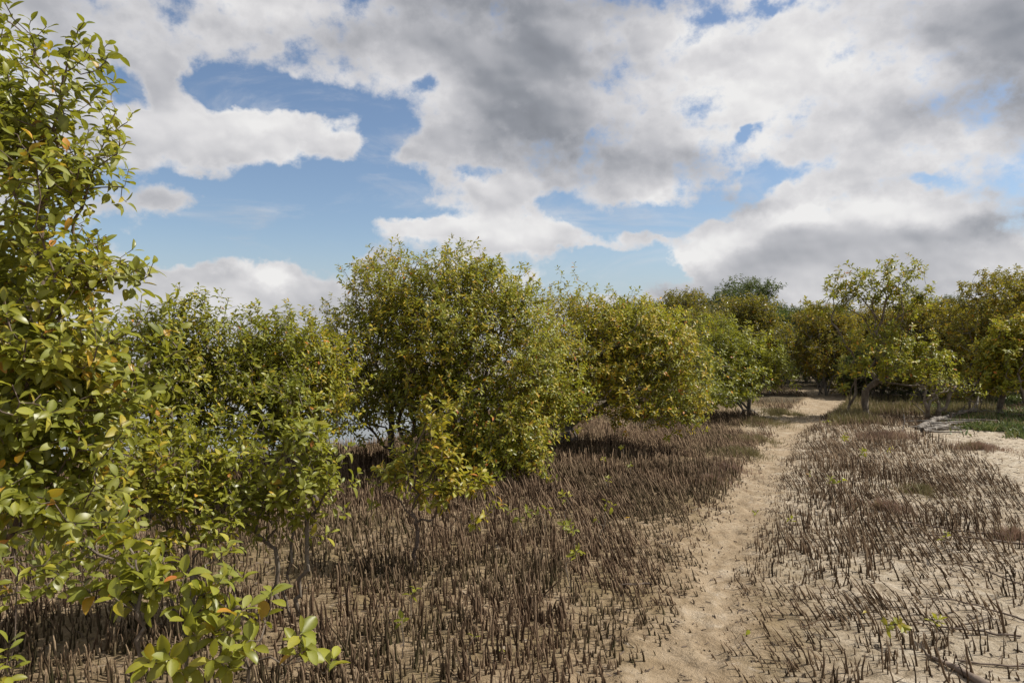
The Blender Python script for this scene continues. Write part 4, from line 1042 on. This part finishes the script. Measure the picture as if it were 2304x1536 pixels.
def build_small(R):
    rng = np.random.default_rng(77)
    g = 'samphire tufts among the roots'
    T = [(1625, 1062, 55, 16, 'pinkish twiggy samphire tuft left of the path, largest of the three near the red ones'),
         (1555, 1068, 30, 16, 'rusty pink samphire tuft deep in the roots left of the path'),
         (1600, 1090, 40, 12, 'faded pink samphire tuft at the root field edge, nearest to the path on its left'),
         (1660, 1022, 60, 14, 'olive brown samphire mat touching the left edge of the path where it narrows'),
         (1690, 992, 55, 10, 'flat reddish samphire mat left of the path behind the olive one'),
         (1700, 950, 70, 12, 'wide olive and rust samphire mat below the bush at the path bend'),
         (1755, 935, 50, 9, 'small olive samphire mat at the inside of the path bend'),
         (1990, 990, 75, 10, 'long rust coloured samphire mat in front of the two tiered tree'),
         (2075, 1112, 55, 14, 'brown samphire mat in the middle of the right root field'),
         (1975, 1150, 60, 20, 'reddish brown samphire tuft beside the small leafy sapling right of the path'),
         (2200, 1020, 60, 10, 'thin red samphire row along the bare sand at the right'),
         (2280, 1215, 45, 16, 'bright red samphire sprigs at the right edge of the view')]
    for (px, py, rx, ry, lab) in T:
        rx *= 1.15
        c = G(px, py); Y = c[1]
        wx = rx / FX * Y; wy = max(wx * .7, ry / FX * Y * Y / EYE)
        wy = min(wy, wx * 1.6)
        n = int(np.clip(5200 * wx * wy * 3.6, 1400, 8000))
        mat = M_SAMPH if ('olive' not in lab and lab.split()[0] != 'brown') else M_OLGR
        o = blades('samphire_tuft', c[0], c[1], n, wx, wy, 0.03, .13, .0045, mat, rng, lean=.45)
        tag(o, lab, 'samphire', g)
    # green herb bed on the right with olive grass by the tree
    n = 40000
    px = rng.uniform(2080, 2560, n); py = rng.uniform(893, 1005, n)
    c = EYE * FX / (py - CY); x = (px - CX) / FX * c
    lo = np.interp(px, [2080, 2130, 2180, 2304, 2560], [938, 972, 985, 1002, 1030]) + (vnoise(px / 40, py / 12, 1, 3) - .5) * 16 + rng.normal(0, 5, n)
    hi = np.interp(px, [2080, 2200, 2304, 2560], [905, 896, 888, 880])
    k = (py < lo) & (py > hi) & (fbm(x, c, 1.6, 4, 21) > .42)
    x, y = x[k], c[k]
    o = blades_at('ground_herbs', x, y, rng.uniform(.04, .14, len(x)) * (.5 + 1.0 * vnoise(x, y, 1.5, 2)), .028, M_HERB, rng, .8, (9, 11.5)); tag(o, kind='stuff')
    n = 16000
    px = rng.uniform(1840, 2240, n); py = rng.uniform(905, 962, n)
    c = EYE * FX / (py - CY); x = (px - CX) / FX * c
    k = (fbm(x, c, 1.0, 3, 25) > .42) & (rng.random(n) < .9); x, y = x[k], c[k]
    dd, _ = path_d(x, y); k = dd > .25; x, y = x[k], y[k]
    o = blades_at('marsh_grass', x, y, rng.uniform(.06, .24, len(x)), .012, M_OLGR, rng, .35, (7, 14)); tag(o, kind='stuff')

    # leaf litter, bits of root and crumbs: tiny dark sticks and dead leaves
    n = 9000
    y = np.sqrt(rng.uniform(2.4 ** 2, 11 ** 2, n)); x = rng.uniform(-1, 1, n) * (y * .8)
    d, sd = path_d(x, y)
    keep = (rng.random(n) < np.where(d < 0.0, .5, .9)) & (shore(x, y) < -.3); x, y = x[keep], y[keep]; n = len(x)
    az = rng.uniform(0, 2 * pi, n); L = rng.uniform(.008, .05, n); w = rng.uniform(.0015, .004, n)
    z = H(x, y) + .003
    ax = np.stack([np.cos(az), np.sin(az), rng.normal(0, .25, n)], -1); sd_ = np.stack([-np.sin(az), np.cos(az), np.zeros(n)], -1)
    P = np.stack([x, y, z], -1)
    up = np.array([0, 0, 1.])
    V = np.stack([P - ax * L[:, None] / 2 - sd_ * w[:, None], P - ax * L[:, None] / 2 + sd_ * w[:, None], P + ax * L[:, None] / 2 + sd_ * w[:, None] * .6, P + ax * L[:, None] / 2 - sd_ * w[:, None] * .6,
                  P - ax * L[:, None] * .4 + up * w[:, None] * 2, P + ax * L[:, None] * .4 + up * w[:, None] * 1.6], 1)
    b = (np.arange(n) * 6)[:, None]
    f4 = np.concatenate([b + np.array([[0, 3, 5, 4]]), b + np.array([[1, 4, 5, 2]])]); f3 = np.concatenate([b + np.array([[0, 4, 1]]), b + np.array([[3, 2, 5]])])
    o = link('litter', mk_mesh('litter', V.reshape(-1, 3), [f3, f4], None, False, [M_STICK])); tag(o, kind='stuff')

    # seedlings
    SD = [(1355, 1075, .28, 3, 'two leaved yellow green seedling in the dark roots right of the big dome'),
          (1402, 1050, .22, 3, 'pale small seedling right of the two leaved one in the dark roots'),
          (1418, 1085, .20, 3, 'tiny seedling low in the roots below the pale one'),
          (1370, 1118, .22, 4, 'seedling with bright yellow leaf tip below the dark root band'),
          (1110, 1175, .20, 4, 'small seedling touching the right skirt of the slim trunked sapling'),
          (545 * 2 + 78, 1222, .26, 6, 'green seedling close right of the slim trunked sapling'),
          (1225, 1215, .26, 6, 'round leaved seedling between the slim trunked sapling and the leafy clump'),
          (1515 - 240, 1190, .3, 7, 'tall seedling at the top left of the sparse sapling group'),
          (1352, 1240, .36, 9, 'leafiest yellow green sapling of the sparse group in the middle of the root field'),
          (1290, 1250, .26, 6, 'thin stemmed sapling left of the leafiest one in the root field'),
          (1278, 1345, .30, 5, 'seedling with an orange leaf low in the middle of the root field'),
          (1060, 1530, .16, 3, 'tiny bright seedling near the bottom centre'),
          (925, 1400, .2, 4, 'yellowish seedling in the roots under the slim trunked sapling'),
          (905, 1480, .22, 5, 'seedling with long pale leaf near the bottom, left of centre'),
          (755, 1530, .14, 4, 'low seedling next to the front sprigs at the bottom'),
          (1862, 1225 - 70, .34, 10, 'small crooked sapling with green leaf tufts right of the path'),
          (1895, 1020, .24, 6, 'yellow leaved seedling on the far part of the right root field'),
          (1930, 1055, .24, 6, 'pale yellow seedling just behind the crooked sapling'),
          (1985, 1035, .18, 4, 'small yellow seedling right of the pale one behind the crooked sapling'),
          (1858, 985, .28, 4, 'orange topped seedling at the edge of the far path'),
          (2005, 1450, .13, 4, 'little yellow seedling near the bottom right sticks'),
          (2105, 1448, .11, 4, 'mustard yellow seedling between fallen sticks at the lower right'),
          (1700, 1190, .16, 3, 'thin seedling standing at the right rim of the path'),
          (1780, 1215, .16, 3, 'single leaved seedling in the roots right of the path'),
          (2140, 1265, .2, 4, 'slender seedling with yellow leaves in the right root field'),
          (1662, 1490, .16, 3, 'dark green seedling at the lower right rim of the path')]
    for i, (px, py, hh, nl, lab) in enumerate(SD):
        c = G(px, py); x, y = c; z = float(H(x, y))
        r2 = np.random.default_rng(500 + i)
        k = max(1, nl // 2)
        yel = 'yellow' in lab or 'mustard' in lab
        cen = np.array([x, y, z + hh * .85])
        crooked = 'crooked' in lab
        gd = [[(x, y, z - .01), (x + r2.normal(0, .02), y, z + hh * .5), (x + r2.normal(0, .03), y, z + hh * .8)]]
        if crooked: gd = [[(x - .06, y, z - .01), (x - .02, y, z + .08), (x + .06, y, z + .12), (x + .10, y, z + .24)]]; cen = cen + np.array([.05, 0, 0])
        plant('mangrove_seedling', lab, 'mangrove seedling', (x, y), [(cen, np.array([.02 + .018 * nl * hh / .25, .02 + .014 * nl, hh * .22]), 1.)], guides=gd, n_cl=k, m=1.3, cr=.03,
              leaf=.052 if nl < 5 else .06, per=4 if nl < 6 else 5, lod='hi', tint=(.62 if yel else .48, .08), old=.03, seg=.04, rtrunk=.0035, rtip=.0014, seed=600 + i, spread=.035, group='mangrove seedlings among the roots', bark_name='stem')

    # wood on the ground
    def stick(name, lab, pts, r0, r1, mat, cat='fallen stick', seed=1, forks=(), seg=.05, wig=.25):
        r3 = np.random.default_rng(seed)
        P3 = []
        for (px, py, dz) in pts:
            q = G(px, py); P3.append((q[0], q[1], float(H(q[0], q[1])) + dz))
        P3 = np.array(P3)
        ds = np.concatenate([[0], np.cumsum(np.linalg.norm(np.diff(P3, axis=0), axis=1))]); m = max(6, int(ds[-1] / seg))
        t = np.linspace(0, ds[-1], m); q = np.stack([np.interp(t, ds, P3[:, i]) for i in range(3)], -1)
        for _ in range(3): q[1:-1] = .25 * q[:-2] + .5 * q[1:-1] + .25 * q[2:]
        q += r3.normal(0, wig * .02, q.shape) * np.array([1, 1, .4])
        par = np.arange(-1, m - 1); main = np.append(np.arange(1, m), -1)
        Rr = (r0 + (r1 - r0) * np.linspace(0, 1, m)) * (1 + r3.normal(0, .07, m))
        nodes = [q]; n = m; pl = list(par); mn = list(main); rl = list(Rr)
        for (f, dx, dy, dz, rr) in forks:
            j = int(f * (m - 1)); k = 6
            s = np.linspace(0, 1, k + 1)[1:, None]
            br = q[j] + s * np.array([dx, dy, dz]) + r3.normal(0, .012, (k, 3)) * s
            nodes.append(br)
            for i in range(k):
                pl.append(j if i == 0 else n + i - 1); mn.append(n + i + 1 if i < k - 1 else -1); rl.append(rr * (1 - .8 * i / k))
            n += k
        P4 = np.concatenate(nodes); base = P4[0].copy()
        V, F = tubes(P4 - base, np.array(pl), np.array(rl), np.array(mn), 9, np.array([i for i in range(n) if pl[i] >= 0]))
        o = link(name, mk_mesh(name, V, [F], None, True, [mat]), None, base)
        return tag(o, lab, cat)
    stick('fallen_branch', 'thick dark wet branch lying at the lower right corner', [(2085, 1480, .01), (2130, 1500, .015), (2180, 1535, .02), (2250, 1590, .03)], .008, .026, M_STICK, 'fallen branch', 1, [(.1, -.02, .02, .05, .006)])
    stick('fallen_stick', 'long thin grey stick ending left of the yellow seedling at lower right', [(2010, 1395, .012), (2090, 1415, .02), (2200, 1432, .015), (2296, 1442, .01)], .003, .006, M_STICK, seed=2)
    stick('fallen_stick', 'thin stick lying flat along the bottom right beside the thick dark branch', [(2145, 1488, .012), (2230, 1497, .01), (2330, 1504, .012)], .005, .0045, M_STICK, seed=3)
    stick('fallen_stick', 'straight brown stick slanting down to the right edge', [(2075, 1352, .012), (2140, 1362, .02), (2220, 1380, .012), (2330, 1402, .01)], .003, .006, M_STICK, seed=4)
    stick('fallen_stick', 'short pointed grey stick above the lower right branch', [(2150, 1413, .01), (2190, 1408, .014), (2238, 1402, .01)], .006, .003, M_STICK, seed=5)
    stick('fallen_stick', 'long reddish runner lying across the right root field', [(1975, 1186, .03), (2060, 1190, .04), (2180, 1206, .03), (2320, 1212, .03)], .006, .008, M_STICK, seed=6)
    stick('fallen_stick', 'lower reddish runner parallel to the long one in the right root field', [(2080, 1215, .03), (2170, 1222, .03), (2320, 1238, .03)], .005, .008, M_STICK, seed=7)
    stick('fallen_stick', 'dark stick slanting to the right edge, behind the straight brown one', [(2150, 1272, .02), (2200, 1288, .03), (2320, 1335, .02)], .004, .006, M_STICK, seed=8)
    stick('fallen_stick', 'small dark stick lying on the roots in the bottom middle', [(1398, 1334, .05), (1430, 1336, .05), (1462, 1334, .05)], .005, .006, M_STICK, seed=9)
    stick('driftwood_log', 'weathered grey driftwood log with broken limbs before the green herbs', [(2068, 975, .03), (2105, 962, .07), (2150, 950, .10), (2195, 945, .13)], .06, .035, M_DRIFT, 'driftwood log', 10,
          [(.9, .5, -.2, .06, .02), (.8, .15, 0, .22, .015), (.95, .9, -.35, -.02, .014), (.5, -.3, -.2, .02, .02), (.85, .6, .3, .0, .014), (.2, .9, -.1, .08, .03), (.1, .8, .15, .05, .028), (.3, -.4, .2, -.02, .02), (.4, .9, -.25, .02, .024), (.0, .6, -.3, .03, .03), (.7, -.2, .2, .15, .012)], seg=.09, wig=1.6)
    stick('driftwood_log', 'lower split driftwood slab lying in front of the weathered grey log', [(2078, 985, .03), (2110, 978, .05), (2150, 968, .06)], .045, .025, M_DRIFT, 'driftwood log', 11, [(.3, -.4, .1, .03, .02), (.2, .7, .1, .04, .02), (.1, .6, -.15, .0, .02)], seg=.09, wig=1.6)
    stick('driftwood_branch', 'pale forked dead twig standing upright in the green herbs', [(2196, 940, .0), (2199, 938, .2), (2203, 936, .42)], .025, .010, M_DRIFT, 'dead twig', 12, [(.6, .12, 0, .08, .01)], seg=.06)
    stick('driftwood_branch', 'bleached bent twig standing on the sand left of the driftwood', [(2022, 984, .0), (2034, 982, .06), (2035, 981, .2), (2034, 980, .3)], .009, .005, M_DRIFT, 'dead twig', 13, [], seg=.05)
    # a few fallen leaves on the sand
    for i, (px, py, t, lab) in enumerate([(1405, 1180, .9, 'orange fallen leaf caught in the roots left of the path'), (1120, 1478, .55, 'green fallen leaf lying low in the roots at bottom centre'), (1940, 1395, .78, 'yellow fallen leaf on the sand right of the path')]):
        c = G(px, py); z = float(H(c[0], c[1])) + .03
        r4 = np.random.default_rng(900 + i)
        me = leaves_mesh('fallen_leaf', np.zeros((1, 3)), nrm(np.array([[1, .4, .15]])), nrm(np.array([[0.1, -.1, 1.]])), np.array([.06]), np.array([1.]), np.array([t]), 'hi', M_LEAF, r4)
        tag(link('fallen_leaf', me, None, (c[0], c[1], z)), lab, 'leaf')


build_trees()
build_far()
_R = build_roots()
build_small(_R)
